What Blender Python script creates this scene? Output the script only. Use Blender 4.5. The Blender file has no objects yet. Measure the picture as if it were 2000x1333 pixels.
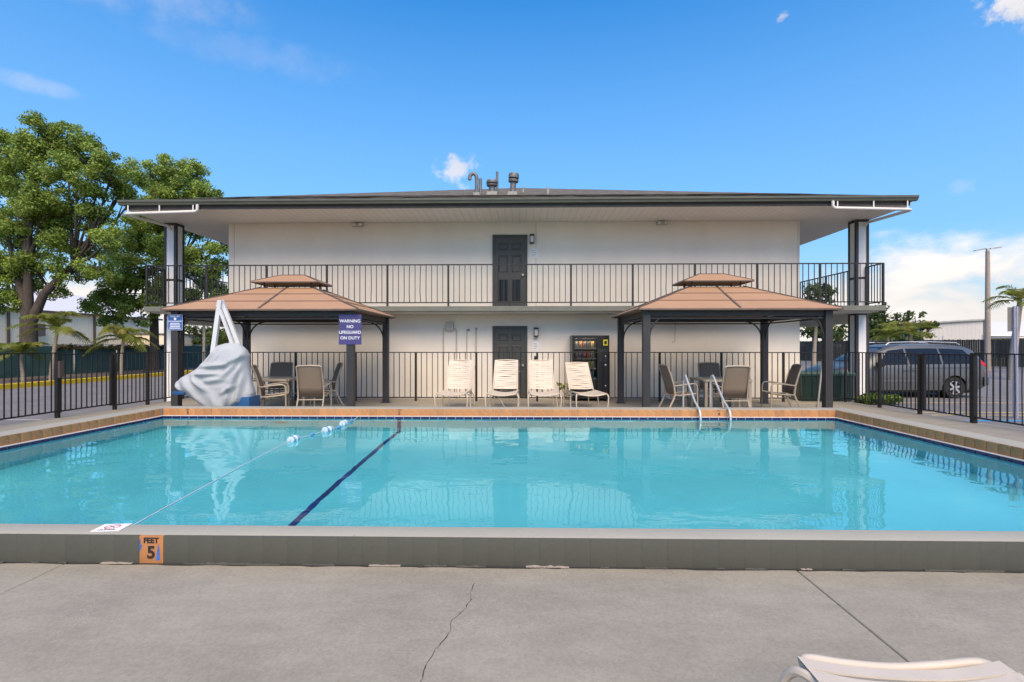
import bpy, bmesh, math, random
import numpy as np
from mathutils import Vector, Matrix

R = math.radians
random.seed(7)
NPR = np.random.default_rng(11)
SC = bpy.context.scene
COL = SC.collection

# ------------------------------------------------------------------ camera
CAM_Z = 1.51
YAW = 1.2
cd = bpy.data.cameras.new('camera')
cd.lens = 18.0
cd.sensor_width = 36.0
cd.shift_y = 0.00475
cd.clip_start = 0.05
cd.clip_end = 3000
cam = bpy.data.objects.new('camera', cd)
cam.location = (0, 0, CAM_Z)
cam.rotation_euler = (R(90), 0, R(YAW))
COL.objects.link(cam)
SC.camera = cam

# ------------------------------------------------------------------ sky, sun, exposure
SUN_EL, SUN_AZ = 50.0, 173.0          # azimuth measured from +Y towards +X
world = bpy.data.worlds.new('World')
SC.world = world
world.use_nodes = True
wn, wl = world.node_tree.nodes, world.node_tree.links
wn.clear()


def N(nodes, t, **kw):
    n = nodes.new(t)
    for k, v in kw.items():
        setattr(n, k, v)
    return n


def math_node(nodes, links, op, a, b=None, c=None, clamp=False):
    n = nodes.new('ShaderNodeMath')
    n.operation = op
    n.use_clamp = clamp
    for i, v in enumerate((a, b, c)):
        if v is None:
            continue
        if hasattr(v, 'is_linked'):
            links.new(v, n.inputs[i])
        else:
            n.inputs[i].default_value = v
    return n.outputs[0]


def build_sky():
    M = lambda op, a, b=None, c=None, clamp=False: math_node(wn, wl, op, a, b, c, clamp)
    sky = N(wn, 'ShaderNodeTexSky', sky_type='NISHITA')
    sky.sun_disc = False
    sky.sun_elevation = R(SUN_EL)
    sky.sun_rotation = R(SUN_AZ)
    sky.altitude = 0
    sky.air_density = 1.0
    sky.dust_density = 0.9
    sky.ozone_density = 3.0
    hs = N(wn, 'ShaderNodeHueSaturation')
    hs.inputs['Hue'].default_value = 0.508
    hs.inputs['Saturation'].default_value = 1.76
    hs.inputs['Value'].default_value = 2.55
    wl.new(sky.outputs[0], hs.inputs['Color'])
    tc = N(wn, 'ShaderNodeTexCoord')
    sep = N(wn, 'ShaderNodeSeparateXYZ')
    wl.new(tc.outputs['Generated'], sep.inputs[0])
    x, y, z = sep.outputs
    # thin pale air towards the horizon
    pale = N(wn, 'ShaderNodeMapRange')
    pale.inputs[1].default_value = 0.58
    pale.inputs[2].default_value = 0.10
    pale.inputs[3].default_value = 0.0
    pale.inputs[4].default_value = 0.80
    wl.new(z, pale.inputs[0])
    pmix = N(wn, 'ShaderNodeMixRGB')
    pmix.inputs[2].default_value = (2.0, 4.05, 8.0, 1)
    wl.new(pale.outputs[0], pmix.inputs[0])
    wl.new(hs.outputs[0], pmix.inputs[1])
    # low cumulus bank
    mp = N(wn, 'ShaderNodeMapping')
    mp.inputs['Scale'].default_value = (3.2, 3.2, 7.5)
    mp.inputs['Location'].default_value = (0.9, 0.35, 0.0)
    wl.new(tc.outputs['Generated'], mp.inputs[0])
    n1 = N(wn, 'ShaderNodeTexNoise')
    n1.inputs['Scale'].default_value = 1.6
    n1.inputs['Detail'].default_value = 9
    n1.inputs['Roughness'].default_value = 0.56
    n1.inputs['Distortion'].default_value = 0.25
    wl.new(mp.outputs[0], n1.inputs['Vector'])
    # bank strength falls with elevation
    fall = N(wn, 'ShaderNodeMapRange')
    fall.inputs[1].default_value = 0.03
    fall.inputs[2].default_value = 0.28
    fall.inputs[3].default_value = -0.17
    fall.inputs[4].default_value = 0.55
    fall.clamp = True
    wl.new(z, fall.inputs[0])
    v = M('SUBTRACT', n1.outputs[0], fall.outputs[0])
    low = N(wn, 'ShaderNodeMapRange')
    low.interpolation_type = 'SMOOTHSTEP'
    low.inputs[1].default_value = 0.33
    low.inputs[2].default_value = 0.55
    wl.new(v, low.inputs[0])
    # single puffs, each a small patch of sky broken by noise
    n2 = N(wn, 'ShaderNodeTexNoise')
    n2.inputs['Scale'].default_value = 26
    n2.inputs['Detail'].default_value = 7
    n2.inputs['Roughness'].default_value = 0.6
    wl.new(tc.outputs['Generated'], n2.inputs['Vector'])

    def patch(az, el, ra, re, amp, thr, soft):
        d = (math.sin(R(az)) * math.cos(R(el)), math.cos(R(az)) * math.cos(R(el)), math.sin(R(el)))
        dot_x = M('SUBTRACT', x, d[0])
        dot_z = M('SUBTRACT', z, d[2])
        dy = M('SUBTRACT', y, d[1])
        h = M('ADD', M('POWER', dot_x, 2.0), M('POWER', dy, 2.0))
        q = M('ADD', M('DIVIDE', h, ra * ra), M('DIVIDE', M('POWER', dot_z, 2.0), re * re))
        g = M('SUBTRACT', 1.0, M('SQRT', q), clamp=True)
        s = M('ADD', M('MULTIPLY', g, 0.55), M('MULTIPLY', M('SUBTRACT', n2.outputs[0], 0.5), 1.6))
        r = N(wn, 'ShaderNodeMapRange')
        r.interpolation_type = 'SMOOTHSTEP'
        r.inputs[1].default_value = thr
        r.inputs[2].default_value = thr + soft
        r.inputs[4].default_value = amp
        wl.new(s, r.inputs[0])
        return M('MULTIPLY', r.outputs[0], M('MULTIPLY', g, 3.0, clamp=True))
    parts = [patch(-7.3, 18.8, .055, .045, .75, .16, .35), patch(43.5, 26.0, .05, .05, .9, .12, .3),
             patch(26.5, 29.6, .016, .012, .6, .12, .35), patch(40.2, 13.2, .02, .014, .16, .05, .5),
             patch(-40, 30.0, .22, .05, .20, -.2, .9), patch(-44.5, 20.5, .06, .014, .22, -.2, .8),
             patch(-28, 27, .2, .03, .10, -.1, .8)]
    tot = low.outputs[0]
    for p in parts:
        tot = M('MAXIMUM', tot, p)
    # faint shading inside the clouds
    shade = N(wn, 'ShaderNodeMapRange')
    shade.inputs[1].default_value = 0.35
    shade.inputs[2].default_value = 0.75
    shade.inputs[3].default_value = 6.0
    shade.inputs[4].default_value = 8.2
    wl.new(n1.outputs[0], shade.inputs[0])
    cc = N(wn, 'ShaderNodeCombineXYZ')
    wl.new(M('MULTIPLY', shade.outputs[0], 0.88), cc.inputs[0])
    wl.new(M('MULTIPLY', shade.outputs[0], 0.975), cc.inputs[1])
    wl.new(M('MULTIPLY', shade.outputs[0], 1.22), cc.inputs[2])
    mix = N(wn, 'ShaderNodeMixRGB')
    wl.new(M('MULTIPLY', tot, 0.93), mix.inputs[0])
    wl.new(pmix.outputs[0], mix.inputs[1])
    wl.new(cc.outputs[0], mix.inputs[2])
    bg = N(wn, 'ShaderNodeBackground')
    bg.inputs['Strength'].default_value = 0.10
    wl.new(mix.outputs[0], bg.inputs[0])
    out = N(wn, 'ShaderNodeOutputWorld')
    wl.new(bg.outputs[0], out.inputs[0])


build_sky()
sd = bpy.data.lights.new('sun', 'SUN')
sd.energy = 2.6
sd.angle = R(45)
sd.color = (1.0, 0.945, 0.87)
sun = bpy.data.objects.new('sun', sd)
_d = Vector((math.sin(R(SUN_AZ)) * math.cos(R(SUN_EL)), math.cos(R(SUN_AZ)) * math.cos(R(SUN_EL)), math.sin(R(SUN_EL))))
sun.rotation_euler = _d.to_track_quat('Z', 'Y').to_euler()
sun.location = (0, 0, 40)
sd.cycles.is_caustics_light = True
COL.objects.link(sun)
vs = SC.view_settings
vs.view_transform = 'Standard'
vs.look = 'None'
vs.gamma = 1.0
vs.use_curve_mapping = False
vs.exposure = 0.52
vs.use_white_balance = True
vs.white_balance_temperature = 9300
vs.white_balance_tint = 10
SC.render.engine = 'CYCLES'
cy = SC.cycles
cy.use_denoising = True
try:
    cy.denoiser = 'OPENIMAGEDENOISE'
except Exception:
    pass
cy.max_bounces = 10
cy.diffuse_bounces = 4
cy.glossy_bounces = 4
cy.transmission_bounces = 6
cy.transparent_max_bounces = 12
cy.caustics_reflective = False
cy.caustics_refractive = True
cy.sample_clamp_indirect = 40.0
cy.blur_glossy = 0.3

# ------------------------------------------------------------------ materials
MATS = {}


def pm(name, col, rough=0.6, var=0.10, scale=4.0, bump=0.0, bscale=40.0, metal=0.0, spec=0.5, rnd=0.0, streak=None, coords='Object', detail=5.0, col2=None, trans=0.0, coat=0.0):
    """principled material: base colour with noise variation, fine relief, optional per-object tint."""
    if name in MATS:
        return MATS[name]
    m = bpy.data.materials.new(name)
    m.use_nodes = True
    n, l = m.node_tree.nodes, m.node_tree.links
    b = n['Principled BSDF']
    b.inputs['Roughness'].default_value = rough
    b.inputs['Metallic'].default_value = metal
    b.inputs['Specular IOR Level'].default_value = spec
    if coat:
        b.inputs['Coat Weight'].default_value = coat
        b.inputs['Coat Roughness'].default_value = 0.08
    tc = N(n, 'ShaderNodeTexCoord')
    src = tc.outputs[coords]
    if coords == 'World':
        src = None
    mp = N(n, 'ShaderNodeMapping')
    l.new(tc.outputs['Object'] if src is None else src, mp.inputs[0])
    if streak:
        mp.inputs['Scale'].default_value = streak
    nz = N(n, 'ShaderNodeTexNoise')
    nz.inputs['Scale'].default_value = scale
    nz.inputs['Detail'].default_value = detail
    nz.inputs['Roughness'].default_value = 0.6
    l.new(mp.outputs[0], nz.inputs['Vector'])
    mr = N(n, 'ShaderNodeMapRange')
    mr.inputs[1].default_value = 0.3
    mr.inputs[2].default_value = 0.7
    l.new(nz.outputs[0], mr.inputs[0])
    mx = N(n, 'ShaderNodeMixRGB')
    c1 = tuple(max(0, c * (1 - var)) for c in col)
    c2 = tuple(min(1, c * (1 + var)) for c in col) if col2 is None else col2
    mx.inputs[1].default_value = (*c1, 1)
    mx.inputs[2].default_value = (*c2, 1)
    l.new(mr.outputs[0], mx.inputs[0])
    last = mx.outputs[0]
    if rnd:
        oi = N(n, 'ShaderNodeObjectInfo')
        k = N(n, 'ShaderNodeMapRange')
        k.inputs[3].default_value = 1 - rnd
        k.inputs[4].default_value = 1 + rnd
        l.new(oi.outputs['Random'], k.inputs[0])
        h = N(n, 'ShaderNodeHueSaturation')
        l.new(k.outputs[0], h.inputs['Value'])
        l.new(last, h.inputs['Color'])
        last = h.outputs[0]
    l.new(last, b.inputs['Base Color'])
    if bump:
        n2 = N(n, 'ShaderNodeTexNoise')
        n2.inputs['Scale'].default_value = bscale
        n2.inputs['Detail'].default_value = 6
        l.new(mp.outputs[0], n2.inputs['Vector'])
        bp = N(n, 'ShaderNodeBump')
        bp.inputs['Strength'].default_value = bump
        bp.inputs['Distance'].default_value = 0.02
        l.new(n2.outputs[0], bp.inputs['Height'])
        l.new(bp.outputs[0], b.inputs['Normal'])
    MATS[name] = m
    return m


def leaf_mat(name, dark, light, brown=None):
    m = bpy.data.materials.new(name)
    m.use_nodes = True
    n, l = m.node_tree.nodes, m.node_tree.links
    b = n['Principled BSDF']
    at = N(n, 'ShaderNodeAttribute', attribute_name='tint')
    cr = N(n, 'ShaderNodeValToRGB')
    cr.color_ramp.elements[0].color = (*dark, 1)
    cr.color_ramp.elements[1].color = (*light, 1)
    if brown:
        e = cr.color_ramp.elements.new(0.93)
        e.color = (*light, 1)
        cr.color_ramp.elements[2].color = (*brown, 1)
    l.new(at.outputs['Fac'], cr.inputs[0])
    l.new(cr.outputs[0], b.inputs['Base Color'])
    b.inputs['Roughness'].default_value = 0.55
    b.inputs['Specular IOR Level'].default_value = 0.3
    tr = N(n, 'ShaderNodeBsdfTranslucent')
    l.new(cr.outputs[0], tr.inputs[0])
    ms = N(n, 'ShaderNodeMixShader')
    ms.inputs[0].default_value = 0.35
    l.new(b.outputs[0], ms.inputs[1])
    l.new(tr.outputs[0], ms.inputs[2])
    l.new(ms.outputs[0], n['Material Output'].inputs[0])
    return m


def glass_mat(name, tint, rough=0.02):
    """dark glazing: glossy coat over a deep tint"""
    m = bpy.data.materials.new(name)
    m.use_nodes = True
    b = m.node_tree.nodes['Principled BSDF']
    b.inputs['Base Color'].default_value = (*tint, 1)
    b.inputs['Roughness'].default_value = rough
    b.inputs['Specular IOR Level'].default_value = 0.3
    return m


def concrete_mat(name, col, var=0.12, speck=0.25):
    """painted, worn concrete deck"""
    m = bpy.data.materials.new(name)
    m.use_nodes = True
    n, l = m.node_tree.nodes, m.node_tree.links
    b = n['Principled BSDF']
    g = N(n, 'ShaderNodeNewGeometry')

    def noise(scale, detail, rough=0.6, stretch=None):
        t = N(n, 'ShaderNodeTexNoise')
        t.inputs['Scale'].default_value = scale
        t.inputs['Detail'].default_value = detail
        t.inputs['Roughness'].default_value = rough
        if stretch:
            mp = N(n, 'ShaderNodeMapping')
            mp.inputs['Scale'].default_value = stretch
            l.new(g.outputs['Position'], mp.inputs[0])
            l.new(mp.outputs[0], t.inputs['Vector'])
        else:
            l.new(g.outputs['Position'], t.inputs['Vector'])
        return t.outputs[0]

    def ramp(v, a, c, lo=0.0, hi=1.0):
        r = N(n, 'ShaderNodeMapRange')
        r.inputs[1].default_value = a
        r.inputs[2].default_value = c
        r.inputs[3].default_value = lo
        r.inputs[4].default_value = hi
        l.new(v, r.inputs[0])
        return r.outputs[0]
    big = ramp(noise(0.8, 4), 0.3, 0.7)
    mid = ramp(noise(5.0, 6, stretch=(0.6, 1.6, 1)), 0.35, 0.65)
    fine = ramp(noise(60, 4), 0.35, 0.65)
    mx = N(n, 'ShaderNodeMixRGB')
    mx.inputs[1].default_value = (*[c * (1 - var) for c in col], 1)
    mx.inputs[2].default_value = (*[min(1, c * (1 + var)) for c in (col[0] * .99, col[1], col[2] * .98)], 1)
    M = lambda op, a, bb=None: math_node(n, l, op, a, bb)
    f = M('ADD', M('MULTIPLY', big, 0.4), M('ADD', M('MULTIPLY', mid, 0.25), M('MULTIPLY', fine, 0.35)))
    l.new(f, mx.inputs[0])
    # worn pale scuffs
    sc1 = ramp(noise(2.6, 9, 0.72), 0.56, 0.72)
    sc2 = ramp(noise(130, 3, 0.6), 0.52, 0.66)
    sc = M('MULTIPLY', M('MULTIPLY', sc1, sc2), speck)
    m2 = N(n, 'ShaderNodeMixRGB')
    l.new(sc, m2.inputs[0])
    l.new(mx.outputs[0], m2.inputs[1])
    m2.inputs[2].default_value = (*[min(1, c * 1.9) for c in col], 1)
    # small dark specks
    sp = ramp(noise(38, 2, 0.5), 0.70, 0.74)
    m3 = N(n, 'ShaderNodeMixRGB')
    l.new(M('MULTIPLY', sp, 0.35), m3.inputs[0])
    l.new(m2.outputs[0], m3.inputs[1])
    m3.inputs[2].default_value = (*[c * 0.45 for c in col], 1)
    l.new(m3.outputs[0], b.inputs['Base Color'])
    b.inputs['Roughness'].default_value = 0.78
    b.inputs['Specular IOR Level'].default_value = 0.35
    bp = N(n, 'ShaderNodeBump')
    bp.inputs['Strength'].default_value = 0.25
    bp.inputs['Distance'].default_value = 0.004
    l.new(M('ADD', noise(90, 5), M('MULTIPLY', noise(12, 5), 2.0)), bp.inputs['Height'])
    l.new(bp.outputs[0], b.inputs['Normal'])
    return m


def stripe_mat(name, col, axis, freq, depth=0.25, rough=0.5, dark=0.8):
    """ribbed sheet (soffit boards, corrugated wall): fine joints along one axis"""
    m = bpy.data.materials.new(name)
    m.use_nodes = True
    n, l = m.node_tree.nodes, m.node_tree.links
    b = n['Principled BSDF']
    g = N(n, 'ShaderNodeNewGeometry')
    s = N(n, 'ShaderNodeSeparateXYZ')
    l.new(g.outputs['Position'], s.inputs[0])
    M = lambda op, a, bb=None: math_node(n, l, op, a, bb)
    fr = M('FRACT', M('MULTIPLY', s.outputs[axis], freq))
    tri = M('ABSOLUTE', M('SUBTRACT', fr, 0.5))
    line = N(n, 'ShaderNodeMapRange')
    line.inputs[1].default_value = 0.0
    line.inputs[2].default_value = 0.09
    l.new(tri, line.inputs[0])
    nz = N(n, 'ShaderNodeTexNoise')
    nz.inputs['Scale'].default_value = 1.3
    nz.inputs['Detail'].default_value = 5
    l.new(g.outputs['Position'], nz.inputs['Vector'])
    mx = N(n, 'ShaderNodeMixRGB')
    mx.inputs[1].default_value = (*[c * .9 for c in col], 1)
    mx.inputs[2].default_value = (*col, 1)
    l.new(nz.outputs[0], mx.inputs[0])
    m2 = N(n, 'ShaderNodeMixRGB')
    m2.blend_type = 'MULTIPLY'
    m2.inputs[2].default_value = (dark, dark, dark, 1)
    l.new(M('SUBTRACT', 1.0, line.outputs[0]), m2.inputs[0])
    l.new(mx.outputs[0], m2.inputs[1])
    l.new(m2.outputs[0], b.inputs['Base Color'])
    b.inputs['Roughness'].default_value = rough
    bp = N(n, 'ShaderNodeBump')
    bp.inputs['Strength'].default_value = depth
    bp.inputs['Distance'].default_value = 0.01
    l.new(line.outputs[0], bp.inputs['Height'])
    l.new(bp.outputs[0], b.inputs['Normal'])
    return m


def water_mat():
    m = bpy.data.materials.new('pool_water')
    m.use_nodes = True
    n, l = m.node_tree.nodes, m.node_tree.links
    n.remove(n['Principled BSDF'])
    gl = N(n, 'ShaderNodeBsdfGlass')
    gl.inputs['Color'].default_value = (0.72, 0.97, 0.985, 1)
    gl.inputs['Roughness'].default_value = 0.0
    gl.inputs['IOR'].default_value = 1.333
    g = N(n, 'ShaderNodeNewGeometry')

    def noise(scale, detail, stretch):
        mp = N(n, 'ShaderNodeMapping')
        mp.inputs['Scale'].default_value = stretch
        l.new(g.outputs['Position'], mp.inputs[0])
        t = N(n, 'ShaderNodeTexNoise')
        t.inputs['Scale'].default_value = scale
        t.inputs['Detail'].default_value = detail
        t.inputs['Roughness'].default_value = 0.45
        l.new(mp.outputs[0], t.inputs['Vector'])
        return t.outputs[0]
    M = lambda op, a, bb=None: math_node(n, l, op, a, bb)
    h = M('ADD', M('MULTIPLY', noise(0.9, 2, (1, 1.3, 1)), 1.0), M('MULTIPLY', noise(3.6, 2, (1, 1.2, 1)), 0.22))
    bp = N(n, 'ShaderNodeBump')
    bp.inputs['Strength'].default_value = 1.0
    bp.inputs['Distance'].default_value = 0.0105
    l.new(h, bp.inputs['Height'])
    l.new(bp.outputs[0], gl.inputs['Normal'])
    l.new(gl.outputs[0], n['Material Output'].inputs[0])
    return m


# ------------------------------------------------------------------ mesh helpers
def curve(pts, n=5):
    """rounded polyline through the points"""
    P = [Vector(p) for p in pts]
    out = []
    for i in range(len(P) - 1):
        p0, p1, p2, p3 = P[max(i - 1, 0)], P[i], P[i + 1], P[min(i + 2, len(P) - 1)]
        for k in range(n):
            t = k / n
            out.append(.5 * ((2 * p1) + (p2 - p0) * t + (2 * p0 - 5 * p1 + 4 * p2 - p3) * t * t + (3 * p1 - p0 - 3 * p2 + p3) * t ** 3))
    out.append(P[-1])
    return [tuple(p) for p in out]


class MB:
    def __init__(self):
        self.v, self.f, self.m = [], [], []
        self.mi = 0

    def add(self, vs, fs):
        o = len(self.v)
        self.v += [tuple(p) for p in vs]
        for f in fs:
            self.f.append(tuple(i + o for i in f))
            self.m.append(self.mi)
        return self

    def box(self, x0, x1, y0, y1, z0, z1):
        vs = [(x0, y0, z0), (x1, y0, z0), (x1, y1, z0), (x0, y1, z0), (x0, y0, z1), (x1, y0, z1), (x1, y1, z1), (x0, y1, z1)]
        return self.add(vs, [(0, 3, 2, 1), (4, 5, 6, 7), (0, 1, 5, 4), (1, 2, 6, 5), (2, 3, 7, 6), (3, 0, 4, 7)])

    def bbox(self, x0, x1, y0, y1, z0, z1, b=0.01):
        """box with chamfered edges"""
        xs, ys, zs = (x0, x1), (y0, y1), (z0, z1)
        bm = bmesh.new()
        bmesh.ops.create_cube(bm, size=1.0)
        for v in bm.verts:
            v.co = Vector((xs[v.co.x > 0], ys[v.co.y > 0], zs[v.co.z > 0]))
        bmesh.ops.bevel(bm, geom=bm.edges[:], offset=b, segments=2, affect='EDGES', profile=0.6)
        return self.bm(bm)

    def bm(self, bm):
        bm.verts.index_update()
        self.add([v.co[:] for v in bm.verts], [[v.index for v in f.verts] for f in bm.faces])
        bm.free()
        return self

    def bar(self, p, q, w, d=None, up=(0, 0, 1)):
        """rectangular bar from p to q"""
        p, q = Vector(p), Vector(q)
        d = w if d is None else d
        t = (q - p).normalized()
        u = Vector(up)
        if abs(t.dot(u)) > 0.95:
            u = Vector((0, 1, 0))
        a = t.cross(u).normalized() * (w / 2)
        b = a.normalized().cross(t).normalized() * (d / 2)
        vs = [p - a - b, p + a - b, p + a + b, p - a + b, q - a - b, q + a - b, q + a + b, q - a + b]
        return self.add(vs, [(0, 3, 2, 1), (4, 5, 6, 7), (0, 1, 5, 4), (1, 2, 6, 5), (2, 3, 7, 6), (3, 0, 4, 7)])

    def tube(self, pts, r, n=8, caps=True, squash=None):
        """tube along a polyline; r a number or list"""
        P = [Vector(p) for p in pts]
        rs = r if isinstance(r, (list, tuple)) else [r] * len(P)
        vs, fs = [], []
        up = None
        for i, p in enumerate(P):
            t = (P[min(i + 1, len(P) - 1)] - P[max(i - 1, 0)]).normalized()
            if up is None:
                up = Vector((0, 0, 1)) if abs(t.z) < 0.9 else Vector((1, 0, 0))
            a = t.cross(up)
            if a.length < 1e-4:
                a = t.cross(Vector((0.3, 1, 0.2)))
            a.normalize()
            b = a.cross(t).normalized()
            up = b
            for k in range(n):
                c, s = math.cos(2 * math.pi * k / n), math.sin(2 * math.pi * k / n)
                vs.append(p + a * (c * rs[i]) + b * (s * rs[i] * (squash or 1)))
        for i in range(len(P) - 1):
            for k in range(n):
                k2 = (k + 1) % n
                fs.append((i * n + k, i * n + k2, (i + 1) * n + k2, (i + 1) * n + k))
        if caps:
            fs.append(tuple(range(n))[::-1])
            fs.append(tuple((len(P) - 1) * n + k for k in range(n)))
        return self.add(vs, fs)

    def lathe(self, prof, c=(0, 0, 0), n=20, axis='z', caps=True):
        """prof: (radius, height) pairs"""
        vs, fs = [], []
        for r, h in prof:
            for k in range(n):
                a = 2 * math.pi * k / n
                p = (r * math.cos(a), r * math.sin(a), h)
                if axis == 'y':
                    p = (p[0], p[2], p[1])
                elif axis == 'x':
                    p = (p[2], p[0], p[1])
                vs.append((p[0] + c[0], p[1] + c[1], p[2] + c[2]))
        for i in range(len(prof) - 1):
            for k in range(n):
                k2 = (k + 1) % n
                fs.append((i * n + k, i * n + k2, (i + 1) * n + k2, (i + 1) * n + k))
        if caps:
            fs.append(tuple(range(n))[::-1])
            fs.append(tuple((len(prof) - 1) * n + k for k in range(n)))
        return self.add(vs, fs)

    def prism(self, poly, y0, y1, axis='y'):
        """polygon of 2-D points pushed along an axis: (x,z) along y, (y,z) along x or (x,y) along z"""
        n = len(poly)

        def P(a, b, t):
            return (a, t, b) if axis == 'y' else ((t, a, b) if axis == 'x' else (a, b, t))
        vs = [P(a, b, y0) for a, b in poly] + [P(a, b, y1) for a, b in poly]
        fs = [tuple(range(n))[::-1], tuple(range(n, 2 * n))]
        for i in range(n):
            j = (i + 1) % n
            fs.append((i, j, n + j, n + i))
        return self.add(vs, fs)

    def grid(self, rows, closed_u=False):
        """rows: list of equal-length point lists"""
        n = len(rows[0])
        vs = [p for r in rows for p in r]
        fs = []
        for i in range(len(rows) - 1):
            for k in range(n if closed_u else n - 1):
                k2 = (k + 1) % n
                fs.append((i * n + k, i * n + k2, (i + 1) * n + k2, (i + 1) * n + k))
        return self.add(vs, fs)

    def mesh(self, name, smooth=False, recalc=True):
        me = bpy.data.meshes.new(name)
        me.from_pydata(self.v, [], self.f)
        if recalc:
            bm = bmesh.new()
            bm.from_mesh(me)
            bmesh.ops.recalc_face_normals(bm, faces=bm.faces)
            bm.to_mesh(me)
            bm.free()
        if any(self.m):
            me.polygons.foreach_set('material_index', self.m)
        if smooth:
            me.polygons.foreach_set('use_smooth', [True] * len(me.polygons))
            try:
                me.set_sharp_from_angle(angle=R(smooth if smooth > 1 else 40))
            except Exception:
                pass
        me.update()
        return me

    def build(self, name, mat, parent=None, smooth=False, loc=None, rz=0, label=None):
        me = self.mesh(name, smooth)
        for x in (mat if isinstance(mat, (list, tuple)) else [mat]):
            me.materials.append(x)
        return put(name, me, parent, loc, rz, label)


def put(name, me, parent=None, loc=None, rz=0, label=None):
    o = bpy.data.objects.new(name, me)
    COL.objects.link(o)
    if parent is not None:
        o.parent = parent
    if loc is not None:
        o.location = loc
    if rz:
        o.rotation_euler = (0, 0, rz)
    if label:
        o['label'] = label
    return o


def thing(name, label, cat, loc=(0, 0, 0), rz=0, group=None):
    o = bpy.data.objects.new(name, None)
    o.empty_display_size = 0.2
    COL.objects.link(o)
    o.location = loc
    o.rotation_euler = (0, 0, rz)
    return tag(o, label, cat, group)


def holder(name, parent):
    """an Empty part that carries sub-parts"""
    o = bpy.data.objects.new(name, None)
    COL.objects.link(o)
    o.parent = parent
    return o


def tag(o, label, cat, group=None):
    o['label'] = label
    o['category'] = cat
    if group:
        o['group'] = group
    return o


def struct(o, label=None):
    o['kind'] = 'structure'
    if label:
        o['label'] = label
    return o


def dup(root, loc, rz, label=None):
    def cp(o, parent):
        c = o.copy()
        COL.objects.link(c)
        c.parent = parent
        for ch in o.children:
            cp(ch, c)
        return c
    r = cp(root, None)
    r.location = loc
    r.rotation_euler = (0, 0, rz)
    if label:
        r['label'] = label
    return r


def lettering(parent, s, size, loc, mat, rot=(90, 0, 0), align='CENTER', name='lettering', ext=0.001, bold=0.0):
    c = bpy.data.curves.new(name, 'FONT')
    c.body = s
    c.size = size
    c.align_x = align
    c.align_y = 'CENTER'
    c.extrude = ext
    c.offset = bold
    c.materials.append(mat)
    tmp = bpy.data.objects.new(name, c)
    me = bpy.data.meshes.new_from_object(tmp)
    bpy.data.objects.remove(tmp)
    me.materials.clear()
    me.materials.append(mat)
    o = put(name, me, parent, loc)
    o.rotation_euler = tuple(R(a) for a in rot)
    return o


TH = math.tan(R(YAW))


def at(px, py, Y):
    """world point at depth Y seen at photograph position (px, py), used to set out real positions"""
    u = (px - 1000) / 1000.0
    dx, dy, dz = u * math.cos(R(YAW)) - math.sin(R(YAW)), u * math.sin(R(YAW)) + math.cos(R(YAW)), (676 - py) / 1000.0
    k = Y / dy
    return Vector((dx * k, Y, CAM_Z + dz * k))


# ------------------------------------------------------------------ palette
WALL = pm('stucco_wall', (0.80, 0.725, 0.635), 0.85, 0.06, 0.9, bump=0.4, bscale=60, streak=(1, 1, .35), detail=8)
WALLJ = pm('wall_joint', (0.40, 0.38, 0.35), 0.9, 0.05)
WHITE = pm('white_paint', (0.70, 0.68, 0.65), 0.55, 0.05, 2.0)
SOFFIT = stripe_mat('soffit_boards', (0.86, 0.80, 0.74), 0, 5.2, 0.3, dark=0.80)
TRIM = pm('dark_trim_paint', (0.035, 0.032, 0.032), 0.5, 0.15, 6)
IRON = pm('black_iron', (0.012, 0.011, 0.011), 0.42, 0.25, 8, bump=0.08, bscale=80)
BROWNIRON = pm('dark_brown_iron', (0.020, 0.017, 0.016), 0.45, 0.2, 8)
GUTTER = pm('grey_green_gutter', (0.10, 0.108, 0.088), 0.45, 0.12, 3)
SLABC = pm('grey_green_slab', (0.15, 0.16, 0.135), 0.7, 0.15, 3, bump=0.1)
FASCIA = pm('dark_fascia', (0.05, 0.045, 0.042), 0.7, 0.2, 4)
SHINGLE = pm('roof_shingle', (0.12, 0.10, 0.075), 0.9, 0.9, 4.0, bump=0.8, bscale=9, streak=(1, 2.2, 2), detail=10)
DOORC = pm('door_paint', (0.052, 0.054, 0.050), 0.5, 0.08, 3)
DECK = concrete_mat('deck_paint', (0.300, 0.265, 0.212), 0.26, 0.8)
COPE = concrete_mat('coping_paint', (0.365, 0.342, 0.284), 0.08, 0.2)
PAINTTILE = pm('painted_tile', (0.072, 0.075, 0.061), 0.6, 0.10, 6, bump=0.08, bscale=50, rnd=0.02)
PAINTGROUT = pm('painted_grout', (0.10, 0.10, 0.092), 0.8, 0.2, 10)
ORANGE = pm('terracotta_tile', (0.50, 0.215, 0.085), 0.5, 0.25, 14, bump=0.06, bscale=60, rnd=0.12, streak=(1, 1, 3))
BLUE = pm('navy_tile', (0.008, 0.014, 0.075), 0.12, 0.3, 10, rnd=0.25, spec=0.6)
GROUT = pm('cream_grout', (0.62, 0.46, 0.33), 0.85, 0.1, 12)
LEDGE = pm('white_ledge', (0.68, 0.62, 0.58), 0.6, 0.06, 10)
PLASTER = pm('pool_plaster', (0.09, 0.63, 0.73), 0.7, 0.08, 0.6, col2=(0.12, 0.71, 0.80))
WATER = water_mat()
ASPH = pm('asphalt', (0.165, 0.155, 0.155), 0.9, 0.18, 1.2, bump=0.3, bscale=90, detail=9)
GROUND = pm('dry_grass_ground', (0.16, 0.15, 0.08), 0.95, 0.3, 0.6, bump=0.5, bscale=30, detail=9)
MULCH = pm('mulch_bed_soil', (0.10, 0.075, 0.06), 0.95, 0.4, 4, bump=0.6, bscale=25)
YELLOW = pm('yellow_paint', (0.75, 0.47, 0.02), 0.7, 0.15, 5)
LINEY = pm('worn_yellow_line', (0.58, 0.42, 0.16), 0.8, 0.2, 8)
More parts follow.
